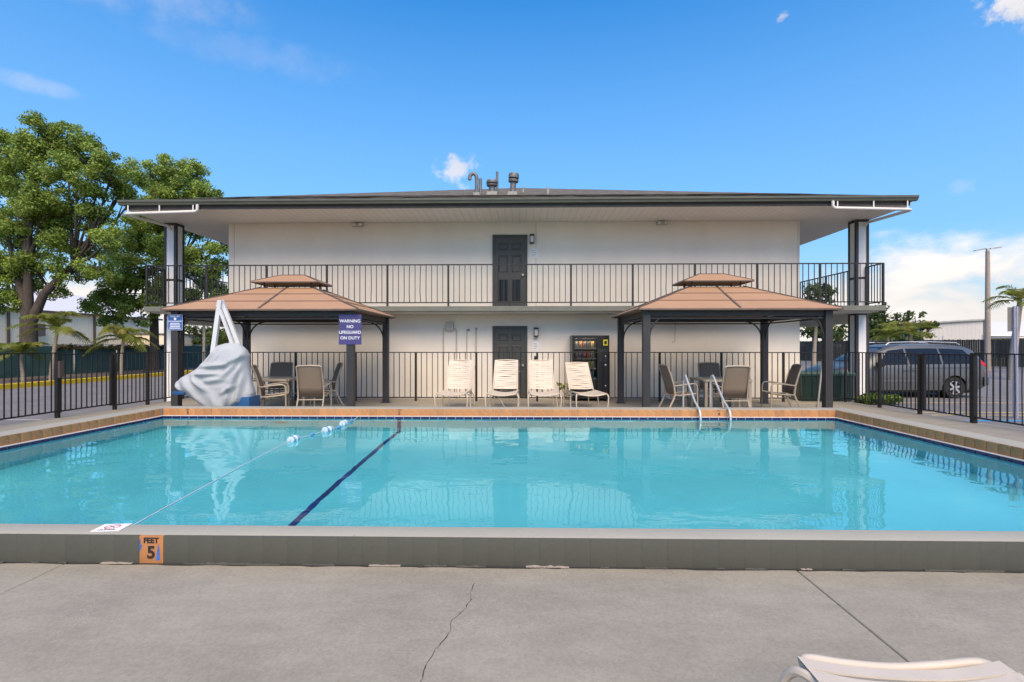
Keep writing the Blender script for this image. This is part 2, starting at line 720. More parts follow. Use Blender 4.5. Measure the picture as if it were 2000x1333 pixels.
BLUEP = pm('blue_line_paint', (0.02, 0.22, 0.42), 0.7, 0.2, 6)
TAN = pm('gazebo_panel', (0.42, 0.238, 0.140), 0.55, 0.05, 2.0, rnd=0.04)
TAND = pm('gazebo_batten', (0.12, 0.09, 0.08), 0.5, 0.2, 5)
GAZ = pm('gazebo_charcoal', (0.034, 0.032, 0.034), 0.5, 0.18, 5, bump=0.1, bscale=60, streak=(1, 1, .2))
STEEL = pm('stainless', (0.66, 0.64, 0.60), 0.38, 0.05, 3, metal=0.55)
STRAP = pm('cream_vinyl', (0.56, 0.475, 0.385), 0.5, 0.07, 5, rnd=0.06)
CFRAME = pm('taupe_frame', (0.40, 0.34, 0.27), 0.45, 0.1, 6)
SLING = pm('sling_mesh', (0.245, 0.185, 0.140), 0.85, 0.12, 30, bump=0.35, bscale=200, streak=(8, 1, 1))
CLOTH = pm('grey_cover_cloth', (0.38, 0.405, 0.43), 0.8, 0.06, 4, bump=0.12, bscale=25)
BLUEL = pm('lift_blue_plastic', (0.004, 0.085, 0.22), 0.4, 0.1, 4)
GREENBIN = pm('green_bin_plastic', (0.004, 0.026, 0.022), 0.42, 0.15, 4)
GREENLID = pm('green_bin_lid', (0.012, 0.06, 0.05), 0.5, 0.15, 4)
BLACK = pm('black_plastic', (0.012, 0.012, 0.013), 0.35, 0.2, 4)
SIGNV = pm('violet_sign', (0.055, 0.048, 0.17), 0.5, 0.06, 4)
SIGNB = pm('blue_sign', (0.02, 0.11, 0.36), 0.5, 0.06, 4)
PRINTW = pm('print_white', (0.85, 0.85, 0.86), 0.5, 0.02)
PRINTK = pm('print_black', (0.02, 0.015, 0.015), 0.6, 0.1)
PRINTR = pm('print_red', (0.62, 0.10, 0.07), 0.6, 0.1)
PRINTB = pm('paint_blue_smear', (0.03, 0.13, 0.42), 0.6, 0.2, 20)
BARK = pm('bark', (0.07, 0.055, 0.045), 0.95, 0.35, 6, bump=0.8, bscale=14, streak=(2, 2, .5))
PALMT = pm('palm_trunk', (0.33, 0.27, 0.21), 0.9, 0.25, 5, bump=0.4, bscale=20, streak=(1, 1, 6))
OAK = leaf_mat('oak_leaf', (0.11, 0.185, 0.032), (0.37, 0.50, 0.115), (0.42, 0.35, 0.11))
FARLEAF = leaf_mat('far_leaf', (0.03, 0.055, 0.018), (0.12, 0.18, 0.05))
PALML = leaf_mat('palm_leaf', (0.07, 0.11, 0.02), (0.36, 0.38, 0.08), (0.42, 0.28, 0.10))
SHRUB = leaf_mat('shrub_leaf', (0.05, 0.10, 0.015), (0.22, 0.36, 0.06))
METALW = stripe_mat('beige_metal_siding', (0.88, 0.74, 0.56), 1, 3.3, 0.5, dark=0.82)
METALR = stripe_mat('pale_metal_roof', (0.72, 0.69, 0.68), 1, 1.6, 0.3, dark=0.9)
METALG = stripe_mat('grey_metal_siding', (0.58, 0.55, 0.54), 0, 2.0, 0.5, dark=0.82)
BROWNT = pm('brown_trim', (0.10, 0.065, 0.05), 0.6, 0.15)
SCREEN = pm('green_windscreen', (0.035, 0.105, 0.085), 0.85, 0.15, 2, bump=0.3, bscale=8)
SLATF = pm('black_slat', (0.03, 0.03, 0.033), 0.8, 0.35, 6, bump=0.4, bscale=15, streak=(4, 4, .4), rnd=0.4)
GALV = pm('galvanised', (0.42, 0.44, 0.50), 0.45, 0.12, 6, metal=0.4)
CONCP = pm('concrete_pole', (0.36, 0.29, 0.24), 0.85, 0.15, 4)
VANP = pm('van_paint', (0.098, 0.104, 0.110), 0.42, 0.03, 3, metal=0.35, coat=0.25)
VANL = pm('van_silver_roof', (0.42, 0.42, 0.43), 0.3, 0.03, 3, metal=0.4, coat=0.8)
TYRE = pm('tyre_rubber', (0.014, 0.014, 0.014), 0.8, 0.2, 8)
RIM = pm('alloy', (0.62, 0.62, 0.63), 0.3, 0.05, 4, metal=0.8)
GLASSD = glass_mat('dark_glazing', (0.012, 0.014, 0.018))
CRACK = pm('crack_void', (0.03, 0.028, 0.026), 0.95, 0.3, 20)

# ================================================================== THE SETTING
ZA = -0.12                               # asphalt level
_g = [(-900, -300), (900, -300), (900, 1500), (-900, 1500), (-6.75, 3.27), (5.71, 3.27), (5.71, 9.47), (-6.75, 9.47)]
struct(MB().add([(a, b, -.16) for a, b in _g], [(0, 1, 5, 4), (1, 2, 6, 5), (2, 3, 7, 6), (3, 0, 4, 7)]).build('ground', GROUND), 'dry grassy ground around the car park')
struct(MB().add([(-19.6, -40, ZA), (-9.62, -40, ZA), (-9.62, 75, ZA), (-19.6, 75, ZA)], [(0, 1, 2, 3)]).build('driveway', ASPH), 'grey asphalt driveway beside the green screened fence')
struct(MB().add([(8.8, -40, ZA), (60, -40, ZA), (60, 8, ZA), (39.5, 24, ZA), (23, 62, ZA), (8.8, 62, ZA)], [(0, 1, 2, 3, 4, 5)]).build('parking_lot', ASPH), 'grey asphalt parking lot beyond the iron fence')

# pool plan (world metres)
PX0, PX1, PY0, PY1 = -6.71, 5.67, 3.31, 9.43
WZ = 0.165                              # water level
CT = 0.34                               # coping top
ND = 0.16                               # near deck level


def deck_z(y):
    if y <= 3.2:
        return ND
    if y <= 9.8:
        return ND + (0.04 - ND) * (y - 3.2) / 6.6
    return 0.04 * max(0, 1 - (y - 9.8) / 4.9)


deck = struct(MB().box(-9.6, 8.78, -7.9, 3.0, -0.3, -0.1).box(-9.6, -7.2, 3.1, 14.6, -.3, -.1).box(6.2, 8.78, 3.1, 14.6, -.3, -.1).build('pool_deck', pm('deck_base', (.05, .047, .044), .9)), 'worn grey painted concrete deck round the pool')


def deck_slab(x0, x1, y0, y1):
    g = 0.0032
    x0 += g; x1 -= g; y0 += g; y1 -= g
    m = MB()
    za, zb = deck_z(y0), deck_z(y1)
    b = 0.005
    lo = -0.14
    rings = [[(x0, y0, lo), (x1, y0, lo), (x1, y1, lo), (x0, y1, lo)],
             [(x0, y0, za - b), (x1, y0, za - b), (x1, y1, zb - b), (x0, y1, zb - b)],
             [(x0 + b, y0 + b, za), (x1 - b, y0 + b, za), (x1 - b, y1 - b, zb), (x0 + b, y1 - b, zb)]]
    m.grid(rings, closed_u=True)
    n = len(m.v)
    m.f.append((n - 4, n - 3, n - 2, n - 1))
    m.m.append(0)
    m.build('slab', DECK, deck)


NX = [-9.6, -7.33, -2.84, 1.65, 6.14, 8.78]
for i in range(5):
    deck_slab(NX[i], NX[i + 1], -7.9, 3.2 if NX[i] < -7.2 or NX[i] > 6 else 3.12)
for k in range(3):
    ya, yb = 3.2 + k * 2.2, 3.2 + (k + 1) * 2.2
    deck_slab(-9.6, -7.125, ya, yb)
    deck_slab(6.085, 8.78, ya, yb)
for k in range(5):
    xs = [-9.6, -5.6, -1.9, 1.7, 5.4, 8.78]
    deck_slab(xs[k], xs[k + 1], 9.85, 14.68)
# hairline crack wandering over the near deck
pts = [(925, 1140), (918, 1160), (921, 1172), (909, 1188), (897, 1203), (882, 1212), (880, 1232), (866, 1252), (852, 1268), (838, 1290), (829, 1312), (822, 1333), (815, 1360)]
cm = MB()
L, Rr = [], []
for i, (a, b) in enumerate(pts):
    d = (CAM_Z - ND) / ((b - 676) / 1000.0)
    u = (a - 1000) / 1000.0
    X, Y = d * (u - 0.021), d * (1 + u * 0.021)
    for q in range(3):
        if i == len(pts) - 1 and q:
            break
        t = q / 3
        if i < len(pts) - 1:
            a2, b2 = pts[i + 1]
            d2 = (CAM_Z - ND) / ((b2 - 676) / 1000.0)
            u2 = (a2 - 1000) / 1000.0
            X2, Y2 = d2 * (u2 - 0.021), d2 * (1 + u2 * 0.021)
        else:
            X2, Y2 = X, Y
        w = random.choice((0.0008, 0.0012, 0.0016, 0.0026))
        jx = random.uniform(-.005, .005)
        xx, yy = X + (X2 - X) * t + jx, Y + (Y2 - Y) * t
        L.append((xx - w, yy, ND + 0.0012))
        Rr.append((xx + w, yy, ND + 0.0012))
cm.grid([L, Rr])
cm.build('crack', CRACK, deck)

# kerbs
kb = thing('yellow_kerb', 'long yellow painted kerb in front of the green screened fence', 'kerb')
for k in range(16):
    y0 = -4 + k * 4.0
    MB().bbox(-19.62, -19.42, y0 + .01, y0 + 3.99, ZA - .05, ZA + .19, .02).build('kerb_block', YELLOW, kb)
kb = thing('yellow_kerb', 'low yellow kerb along the foot of the iron fence with gate, driveway side', 'kerb')
for k in range(5):
    MB().bbox(-9.86, -9.62, 0.5 + k * 2.7, 3.18 + k * 2.7, ZA - .04, ZA + .07, .015).build('kerb_block', YELLOW, kb)
struct(MB().bbox(-25.6, -19.65, -10, 60, -.3, ZA + .07, .03).build('mulch_bed', MULCH), 'brown mulch bed between kerb and green fence')

# painted bay lines on the right-hand lot
for (x0, x1, y, w, mt, lb) in [(9.6, 15.5, 14.9, .10, LINEY, 'yellow bay line beside the minivan, close to its wheel'),
                              (9.3, 16.5, 12.75, .10, LINEY, 'yellow bay line farther from the minivan, first of a close pair'),
                              (9.3, 16.5, 12.25, .10, LINEY, 'yellow bay line by the blue line, second of a close pair'),
                              (9.3, 18.0, 11.35, .22, BLUEP, 'blue painted bay line at the foot of the tilted sign post')]:
    o = MB().add([(x0, y - w / 2, ZA + .004), (x1, y - w / 2, ZA + .004), (x1, y + w / 2, ZA + .004), (x0, y + w / 2, ZA + .004)], [(0, 1, 2, 3)]).build('painted_line', mt)
    struct(o, lb)
for y in (11.0, 22.0):
    o = MB().add([(-15.5, y, ZA + .004), (-10.2, y, ZA + .004), (-10.2, y + .1, ZA + .004), (-15.5, y + .1, ZA + .004)], [(0, 1, 2, 3)]).build('painted_line', pm('worn_white_line', (.42, .38, .38), .8, .2, 8))
    struct(o, 'worn pale bay line on the driveway')

# ------------------------------------------------------------------ pool
pool = struct(thing('swimming_pool', 'raised rectangular pool with terracotta and navy tile edge', 'pool'))
del pool['category']
FZ = -1.15
m = MB()
m.add([(PX0, PY0, FZ), (PX1, PY0, FZ), (PX1, PY1, FZ), (PX0, PY1, FZ)], [(0, 1, 2, 3)])
m.build('pool_floor', PLASTER, pool)
for (a, b, c, d, nm) in [(PX0 - .12, PX0, PY0 - .1, PY1 + .1, 'w'), (PX1, PX1 + .12, PY0 - .1, PY1 + .1, 'w'), (PX0, PX1, PY1, PY1 + .12, 'w'), (PX0, PX1, PY0 - .12, PY0, 'w')]:
    MB().box(a, b, c, d, FZ - .1, 0.11).build('pool_wall', PLASTER, pool)
OS = 0.055                              # orange face stands back from the navy face
for (a, b, c, d) in [(PX0 - .05, PX0 - .006, PY0, PY1 + .05), (PX1 + .006, PX1 + .05, PY0, PY1 + .05), (PX0 - .05, PX1 + .05, PY1 + .006, PY1 + .05)]:
    MB().box(a, b, c, d, 0.112, 0.2).build('ledge_backing', GROUT, pool)
for (a, b, c, d) in [(PX0 - OS - .01, PX0 - .001, PY0, PY1 + .001), (PX1 + .001, PX1 + OS + .01, PY0, PY1 + .001), (PX0 - OS - .01, PX1 + OS + .01, PY1 + .001, PY1 + OS + .01)]:
    MB().box(a, b, c, d, 0.2, 0.208).build('ledge', LEDGE, pool)
# coping kerbs with rounded top edges


CW = 0.35
cope_specs = [('x', PX0 - OS - .008 - CW, PX0 - OS - .008, PY0 + .002, PY1 + OS + CW),
              ('x', PX1 + OS + .008, PX1 + OS + .008 + CW, PY0 + .002, PY1 + OS + CW),
              ('y', PX0 - OS - .006, PX1 + OS + .006, PY1 + OS + .008, PY1 + OS + CW),
              ('n', PX0 - OS - .008 - CW, PX1 + OS + .008 + CW, 3.137, PY0)]
for (k, x0, x1, y0, y1) in cope_specs:
    MB().bbox(x0, x1, y0, y1, -.12, CT, .014).build('coping', COPE, pool, smooth=30)

P6 = 0.155


def tile_mesh(name, w, h, d, mat, b=0.004):
    """one tile standing in the x-z plane, face towards -y, origin at its lower centre"""
    m = MB().bbox(-w / 2, w / 2, -d, 0.004, 0, h, b)
    me = m.mesh(name, smooth=35)
    me.materials.append(mat)
    return me


TM_O = tile_mesh('orange_tile', P6 - .008, .128, .007, ORANGE)
TM_B = tile_mesh('navy_tile', P6 + .004 - .007, .088, .006, BLUE)
TM_P = tile_mesh('painted_tile', P6 - .0003, .172, .012, PAINTTILE, .0007)
nfar = int((PX1 - PX0 + 2 * OS) / P6)
for i in range(nfar):
    x = PX0 - OS + (i + .5) * (PX1 - PX0 + 2 * OS) / nfar
    put('orange_tile', TM_O, pool, (x, PY1 + OS + .006, .208))
nb = int((PX1 - PX0) / (P6 + .004))
for i in range(nb):
    x = PX0 + (i + .5) * (PX1 - PX0) / nb
    put('navy_tile', TM_B, pool, (x, PY1 + .003, .112))
ns = int((PY1 - PY0) / P6)
for i in range(ns):
    y = PY0 + (i + .5) * (PY1 - PY0) / ns
    put('orange_tile', TM_O, pool, (PX0 - OS - .006, y, .208), R(90))
    put('orange_tile', TM_O, pool, (PX1 + OS + .006, y, .208), R(-90))
ns2 = int((PY1 - PY0) / (P6 + .004))
for i in range(ns2):
    y = PY0 + (i + .5) * (PY1 - PY0) / ns2
    put('navy_tile', TM_B, pool, (PX0 - .003, y, .112), R(90))
    put('navy_tile', TM_B, pool, (PX1 + .003, y, .112), R(-90))
# painted riser tiles on the outer near face; one bare terracotta depth marker among them
MARK_X = -2.30
k0 = int((MARK_X - (PX0 - .4)) / P6)
xs0 = MARK_X - k0 * P6
for i in range(int((PX1 + .38 - xs0) / P6) + 1):
    x = xs0 + i * P6
    if abs(x - MARK_X) < .02:
        continue
    put('painted_tile', TM_P, pool, (x, 3.136, .162))
# marker tiles
mk = put('depth_marker_tile', tile_mesh('depth_marker_tile', P6 - .004, .172, .013, pm('marker_terracotta', (.44, .185, .075), .5, .12, 9), .003), pool, (MARK_X, 3.136, .162), label='bare orange tile marked FEET 5 with blue paint smears')
lettering(mk, 'FEET', .046, (.0, -.0145, .142), PRINTK, bold=.0015)
lettering(mk, '5', .105, (.0, -.0145, .066), PRINTK, bold=.003)
MB().add([(.030, -.0143, .02), (.056, -.0143, .022), (.052, -.0143, .09), (.046, -.0143, .125), (.040, -.0143, .095)], [(0, 1, 2, 3, 4)]).build('paint_smear', PRINTB, mk)
MB().add([(-.074, -.0143, .07), (-.066, -.0143, .085), (-.058, -.0143, .115), (-.066, -.0143, .118), (-.068, -.0143, .15), (-.074, -.0143, .15)], [(0, 1, 2, 3, 4, 5)]).build('paint_smear', PRINTB, mk)
# faint depth figures on the far tiles
for (px, s) in [(780, '5'), (1404, '4'), (367, '5')]:
    p = at(px, 808, PY1 + OS)
    lettering(pool, s, .085, (p.x, PY1 + OS - .003, .255), PRINTK, name='depth_figure', bold=.001)
    lettering(pool, 'FEET', .03, (p.x, PY1 + OS - .003, .318), PRINTK, name='depth_figure')
# crumbling joint at the foot of the riser
rng = random.Random(5)
for i in range(46):
    x = -7 + i * .3 + rng.uniform(-.12, .12)
    w = rng.uniform(.04, .30)
    pale = rng.random() < .16
    h = rng.uniform(.003, .012)
    poly = [(x, 0)] + [(x + w * t / 9, h * rng.uniform(.15, 1)) for t in range(10)] + [(x + w, 0)]
    MB().prism([(a, ND + .004 + b) for a, b in poly], 3.112 - rng.uniform(0, .008), 3.124).build('mortar_chip', pm('chip_pale', (.36, .30, .26), .9, .3, 60) if pale else pm('chip_grey', (.085, .083, .072), .9, .3, 40), pool)
L, Rr = [], []
for i in range(160):
    x = -7.1 + i * 13.2 / 159
    L.append((x, 3.109 + rng.uniform(-.012, .009), ND + .0015))
    Rr.append((x, 3.1245, ND + .0015))
MB().grid([L, Rr]).build('joint_crack', CRACK, pool)
# lane stripe on the floor and up the far wall
STRIPE = pm('stripe_tile', (0.01, 0.03, 0.17), 0.4, .3, 10)
MB().box(-2.322, -2.246, PY0 + .01, PY1 - .01, FZ + .001, FZ + .006).build('floor_stripe', STRIPE, pool)
MB().box(-2.322, -2.246, PY1 - .006, PY1 - .001, FZ + .01, .10).build('wall_stripe', STRIPE, pool)
MB().lathe([(.0, 0), (.11, 0), (.13, .012), (.13, .02)], (0, 0, 0), 20, 'y').build('pool_light', pm('light_ring', (.25, .35, .36), .3, metal=.5), pool, loc=(at(549, 835, PY1).x, PY1 - .021, -.35))
# main drain grate
gr = MB().lathe([(.11, 0), (.11, .01), (.10, .014)], n=20).build('drain_grate', pm('drain', (.035, .16, .20), .6), pool, loc=(1.28, 4.86, FZ + .002))
# water sheet
m = MB()
nx, ny = 60, 30
m.grid([[(PX0 + (PX1 - PX0) * i / nx, PY0 + (PY1 - PY0) * j / ny, WZ) for i in range(nx + 1)] for j in range(ny + 1)])
water = struct(m.build('water', WATER), 'clear turquoise pool water with soft ripples')
if water.data.polygons[0].normal.z < 0:
    water.data.flip_normals()
water.data.polygons.foreach_set('use_smooth', [True] * len(water.data.polygons))
water.cycles.is_caustics_caster = True
for o in pool.children:
    if o.name.split('.')[0] in ('pool_floor', 'pool_wall', 'floor_stripe', 'wall_stripe', 'drain_grate', 'pool_light'):
        o.cycles.is_caustics_receiver = True
# no-diving plaque lying on the near coping
nd = thing('no_diving_plaque', 'white plaque with red no-diving symbol lying on the near coping', 'plaque', (-2.64, 3.235, CT + .001), R(6))
MB().bbox(-.085, .085, -.065, .065, 0, .004, .001).build('plate', PRINTW, nd)
m = MB()
rg = [[(rr * math.cos(a) * 1.0, rr * math.sin(a) * .9 + .008, .0052) for a in [2 * math.pi * k / 28 for k in range(28)]] for rr in (.046, .038)]
m.grid(rg, closed_u=True)
m.bar((-.03, -.02, .0052), (.03, .036, .0052), .008, .0006)
m.build('red_ring', PRINTR, nd)
MB().bar((-.02, .02, .0046), (.018, -.004, .0046), .007, .0006).bar((.0, .008, .0046), (.012, .022, .0046), .005, .0006).build('diver_figure', PRINTK, nd)
lettering(nd, 'NO DIVING', .02, (0, -.05, .005), PRINTK, rot=(0, 0, 0))

# ------------------------------------------------------------------ motel building
bl = thing('motel_building', 'two-storey white motel with low hip roof, upper walkway and dark doors', 'building')
WY = 14.7
WX0, WX1 = -8.54, 7.86
F2 = 2.59
SOF = 5.07
MB().box(WX0, WX1, WY, 38, -.14, SOF - .002).build('wall', WALL, bl)
for x in (WX0 + .16, .38, WX1 - .05):
    MB().box(x - .006, x + .006, WY - .003, WY + .01, 2.62, SOF - .02).build('wall_joint', WALLJ, bl)
# walkway slabs
SX0, SX1, SY = -10.43, 9.70, 13.87
MB().bbox(SX0, SX1, SY, WY - .002, F2 - .14, F2, .01).build('walkway_slab', SLABC, bl)
MB().bbox(SX0, WX0 - .002, WY + .002, 38, F2 - .14, F2, .01).build('walkway_slab', SLABC, bl)
MB().bbox(WX1 + .002, SX1, WY + .002, 38, F2 - .14, F2, .01).build('walkway_slab', SLABC, bl)
MB().box(SX0 + .12, SX1 - .12, SY + .12, WY - .004, F2 - .17, F2 - .141).build('walkway_ceiling', WHITE, bl)
MB().box(SX0 + .12, WX0 - .004, WY, 37.8, F2 - .17, F2 - .141).build('walkway_ceiling', WHITE, bl)
MB().box(WX1 + .004, SX1 - .12, WY, 37.8, F2 - .17, F2 - .141).build('walkway_ceiling', WHITE, bl)
# columns with dark edge trims
CWD = .36
for (cx, side) in ((-10.20, 1), (9.555, -1)):
    for (cy) in (14.6, 19.6, 24.6, 29.6, 34.6):
        for (z0, z1) in ((-.14, F2 - .142), (F2 + .001, SOF - .002)):
            co = MB().box(cx - CWD / 2 + .012, cx + CWD / 2 - .012, cy + .012, cy + CWD - .012, z0, z1).build('column', pm('column_panel', (.78, .77, .76), .7, .04, 2, bump=.2, bscale=60), bl)
            for sx in (-1, 1):
                for sy in (0, 1):
                    a = cx + sx * (CWD / 2 - .035)
                    b = cy + (.035 if sy == 0 else CWD - .035)
                    MB().box(a - .036, a + .036, b - .036, b + .036, z0 + .001, z1 - .001).build('corner_trim', TRIM, co)
            MB().box(cx - CWD / 2 + .002, cx + CWD / 2 - .002, cy + .002, cy + CWD - .002, z1 - .07, z1 - .002).build('top_band', TRIM, co)
            if z0 > 0:
                MB().box(cx - CWD / 2 + .002, cx + CWD / 2 - .002, cy + .002, cy + CWD - .002, z0 + .80, z0 + .86).build('mid_band', TRIM, co)
    # beam over the side passage
    MB().box(cx - .13, cx + .13, 14.6 + CWD + .002, 37.5, 2.16, F2 - .172).build('side_beam', WHITE, bl)
# roof
EX0, EX1, EY = -10.40, 9.83, 13.20
GZ = 5.30
MB().add([(EX0, EY, SOF), (EX1, EY, SOF), (EX1, 39.5, SOF), (EX0, 39.5, SOF)], [(0, 3, 2, 1)]).build('soffit', SOFFIT, bl)
rf = MB()
AX, AYY, AZ = (EX0 + EX1) / 2, EY + 10.1, 8.70
e = [(EX0 - .05, EY - .05, GZ), (EX1 + .05, EY - .05, GZ), (EX1 + .05, 39.6, GZ), (EX0 - .05, 39.6, GZ), (AX, AYY, AZ), (AX, 29.5, AZ)]
rf.add(e, [(0, 1, 4), (1, 2, 5, 4), (2, 3, 5), (3, 0, 4, 5), (3, 2, 1, 0)])
roof = rf.build('roof', SHINGLE, bl)
m = MB().box(EX0, EX1, EY, EY + .03, SOF + .002, GZ - .002)
m.build('fascia', FASCIA, roof)
MB().box(EX0, EX0 + .03, EY + .031, 39.5, SOF + .002, GZ - .002).build('fascia', FASCIA, roof)
MB().box(EX1 - .03, EX1, EY + .031, 39.5, SOF + .002, GZ - .002).build('fascia', FASCIA, roof)
prof = [(-.002, 0), (-.085, .005), (-.10, .05), (-.125, .075), (-.13, .125), (-.12, .125), (-.002, .12)]
MB().prism([(EY + a, GZ - .125 + b) for a, b in prof], EX0 - .13, EX1 + .13, 'x').build('gutter', GUTTER, roof)
MB().prism([(EX0 + a, GZ - .125 + b) for a, b in prof], EY - .002, 39.5).build('gutter', GUTTER, roof)
MB().prism([(EX1 - a, GZ - .125 + b) for a, b in prof], EY - .002, 39.5).build('gutter', GUTTER, roof)
# shingle courses: thin ragged butt lines near the eave
for k in range(5):
    yy = EY + .02 + k * .42
    zz = GZ + (AZ - GZ) / 10.15 * (yy - EY + .05) + .004
    row = []
    row2 = []
    rr2 = random.Random(k)
    x0c, x1c = EX0 + (yy - EY) + .05, EX1 - (yy - EY) - .05
    nn = 60
    for i in range(nn + 1):
        x = x0c + (x1c - x0c) * i / nn
        dz = rr2.uniform(0, .014)
        row.append((x, yy, zz + dz + .008))
        row2.append((x, yy + .38, zz + (AZ - GZ) / 10.15 * .38 + .002))
    MB().grid([row, row2]).build('shingle_course', SHINGLE, roof)


def roof_z(x, y):
    return GZ + (AZ - GZ) / 10.15 * (y - EY + .05)


VENT = pm('vent_metal', (0.16, 0.165, 0.17), 0.55, .3, 8, metal=.3)
VBASE = pm('vent_flashing', (0.32, 0.32, 0.30), 0.7, .2, 8)


def roof_pt(px, py):
    """where a sight line meets the front roof slope"""
    for i in range(4000):
        Y = 13.3 + i * .0025
        p = at(px, py, Y)
        if p.z <= roof_z(p.x, p.y) and i > 3:
            return Vector((p.x, Y, roof_z(p.x, Y)))
    Y = 21
    p = at(px, py, Y)
    return Vector((p.x, Y, roof_z(p.x, Y)))


def flash(p, w):
    return MB().box(p.x - w, p.x + w, p.y - w, p.y + w, p.z - .12, p.z + .05).build('flashing', VBASE, roof)


p = roof_pt(931, 381)
k = p.y / 1000
flash(p, 6 * k)
h = 45 * k
r0 = 4.3 * k
arc = [(p.x, p.y, p.z - .1), (p.x, p.y, p.z + h * .72)] + [(p.x - r0 * 1.6 * (1 - math.cos(a)), p.y, p.z + h * .72 + r0 * 2.2 * math.sin(a)) for a in [R(x) for x in (30, 60, 90, 120, 150, 180, 200)]]
MB().tube(arc, r0 * .85, 10).build('gooseneck_vent', VENT, roof, smooth=True)
MB().tube([(p.x + 7 * k, p.y + .1, p.z - .1), (p.x + 7 * k, p.y + .1, p.z + h * .75)], r0 * .7, 10).build('vent_pipe', VENT, roof, smooth=True)


def capvent(px, py, hh, w, lean=0):
    p = roof_pt(px, py)
    k = p.y / 1000
    flash(p, w * .75 * k)
    hh *= k
    w *= k
    o = MB().lathe([(w * .5, -.1), (w * .48, hh * .6), (w * .8, hh * .6), (w * .85, hh * .7), (w * .55, hh * .72), (w * .55, hh * .78), (w * .85, hh * .78), (w * .88, hh * .9), (w * .8, hh * 1.0), (w * .3, hh * 1.03)], n=18).build('turbine_vent', VENT, roof, smooth=30, loc=p)
    o.rotation_euler = (0, R(lean), 0)


capvent(961, 380, 27, 13)
capvent(1001, 380, 40, 12, 4)
for (px, py, hh, w) in [(971, 378, 42, 2.6), (1022, 376, 10, 2.0), (1070, 379, 12, 3.0)]:
    p = roof_pt(px, py)
    k = p.y / 1000
    MB().tube([(p.x, p.y, p.z - .1), (p.x, p.y, p.z + hh * k)], w * k, 10).build('vent_pipe', VENT if hh > 20 else VBASE, roof, smooth=True)
# white drain pipes slung under the eave at both corners
for (s, x_in, x_out, cx) in ((-1, EX0 + 1.95, EX0 + .02, -10.20 + .03), (1, EX1 - 1.98, EX1 - .02, 9.555 + .06)):
    yy = EY - .07
    dp = MB().tube([(x_in, yy, GZ - .12), (x_in, yy, GZ - .25), (x_in + s * .05, yy, GZ - .295), (x_in + s * .1, yy, GZ - .30), (x_out - s * .06, yy, GZ - .345), (x_out, yy + .04, GZ - .35), (x_out, yy + .1, GZ - .352),
                    (cx, 14.50, SOF - .12), (cx, 14.58, SOF - .18)], .038, 10).build('drain_pipe', WHITE, bl, smooth=60)
    for t in (.06, .52, .95):
        x = x_in + (x_out - x_in) * t
        MB().bar((x, yy, GZ - .12), (x, yy, GZ - .30 - .045 * t), .03, .012).build('pipe_strap', WHITE, dp)
# small soffit lights on the wall head
for px in (700, 1292):
    p = at(px, 438, WY)
    o = MB().bbox(-.15, .15, -.09, 0, -.05, .05, .012).build('emergency_light', pm('lamp_housing', (.45, .42, .36), .6), bl, loc=(p.x, WY - .001, SOF - .07))
    for s in (-1, 1):
        MB().lathe([(.035, 0), (.045, -.03), (.03, -.045)], n=12, axis='y').build('lamp_head', WHITE, o, loc=(s * .09, -.09, .0))


# doors
def door(z0, zt, glazed, lbl):
    d = holder('door', bl)
    d['label'] = lbl
    d.location = (-.367, WY, z0)
    H = zt - z0
    for (a, b, c, e2) in ((-.50, -.44, 0, H), (.44, .50, 0, H), (-.44, .44, H - .06, H)):
        MB().bbox(a, b, -.035, .01, c, e2, .005).build('door_frame', DOORC, d)
    m = MB().box(-.438, .438, -.012, .01, .012, H - .062)
    leaf = m.build('door_leaf', DOORC, d)
    cols = ((-.33, -.05), (.05, .33))
    if glazed:
        rows = ((1.66, 1.86), (1.03, 1.52))
    else:
        rows = ((1.66, 1.86), (.93, 1.52), (.2, .78))
    for (r0, r1) in rows:
        for (c0, c1) in cols:
            m = MB()
            q = [(c0, r0), (c1, r0), (c1, r1), (c0, r1)]
            o = .025
            q1 = [(c0 + o, r0 + o), (c1 - o, r0 + o), (c1 - o, r1 - o), (c0 + o, r1 - o)]
            q2 = [(c0 + 2 * o, r0 + 2 * o), (c1 - 2 * o, r0 + 2 * o), (c1 - 2 * o, r1 - 2 * o), (c0 + 2 * o, r1 - 2 * o)]
            m.grid([[(a, -.0125, b) for a, b in q], [(a, -.026, b) for a, b in q1], [(a, -.014, b) for a, b in q2]], closed_u=True)
            m.f.append((8, 9, 10, 11)); m.m.append(0)
            m.build('raised_panel', DOORC, d)
    if glazed:
        for (c0, c1) in cols:
            MB().box(c0 + .015, c1 - .015, -.016, -.0125, .2, .82).build('door_glass', GLASSD, d)
            for (a, b, c, e2) in ((c0, c0 + .014, .185, .835), (c1 - .014, c1, .185, .835), (c0, c1, .185, .2), (c0, c1, .82, .835)):
                MB().box(a, b, -.022, -.0125, c, e2).build('glazing_bead', DOORC, d)
    MB().lathe([(.034, 0), (.034, -.012), (.012, -.016), (.012, -.045), (.03, -.05), (.034, -.07), (.02, -.082)], (.37, -.012, .95), 14, 'y').build('door_knob', pm('knob_metal', (.75, .70, .60), .3, metal=.9), d, smooth=40)


door(0.0, 2.08, False, 'dark grey six-panel door on the ground floor')
door(F2 + .002, F2 + 2.11, True, 'dark grey door with two glass panes on the upper walkway')


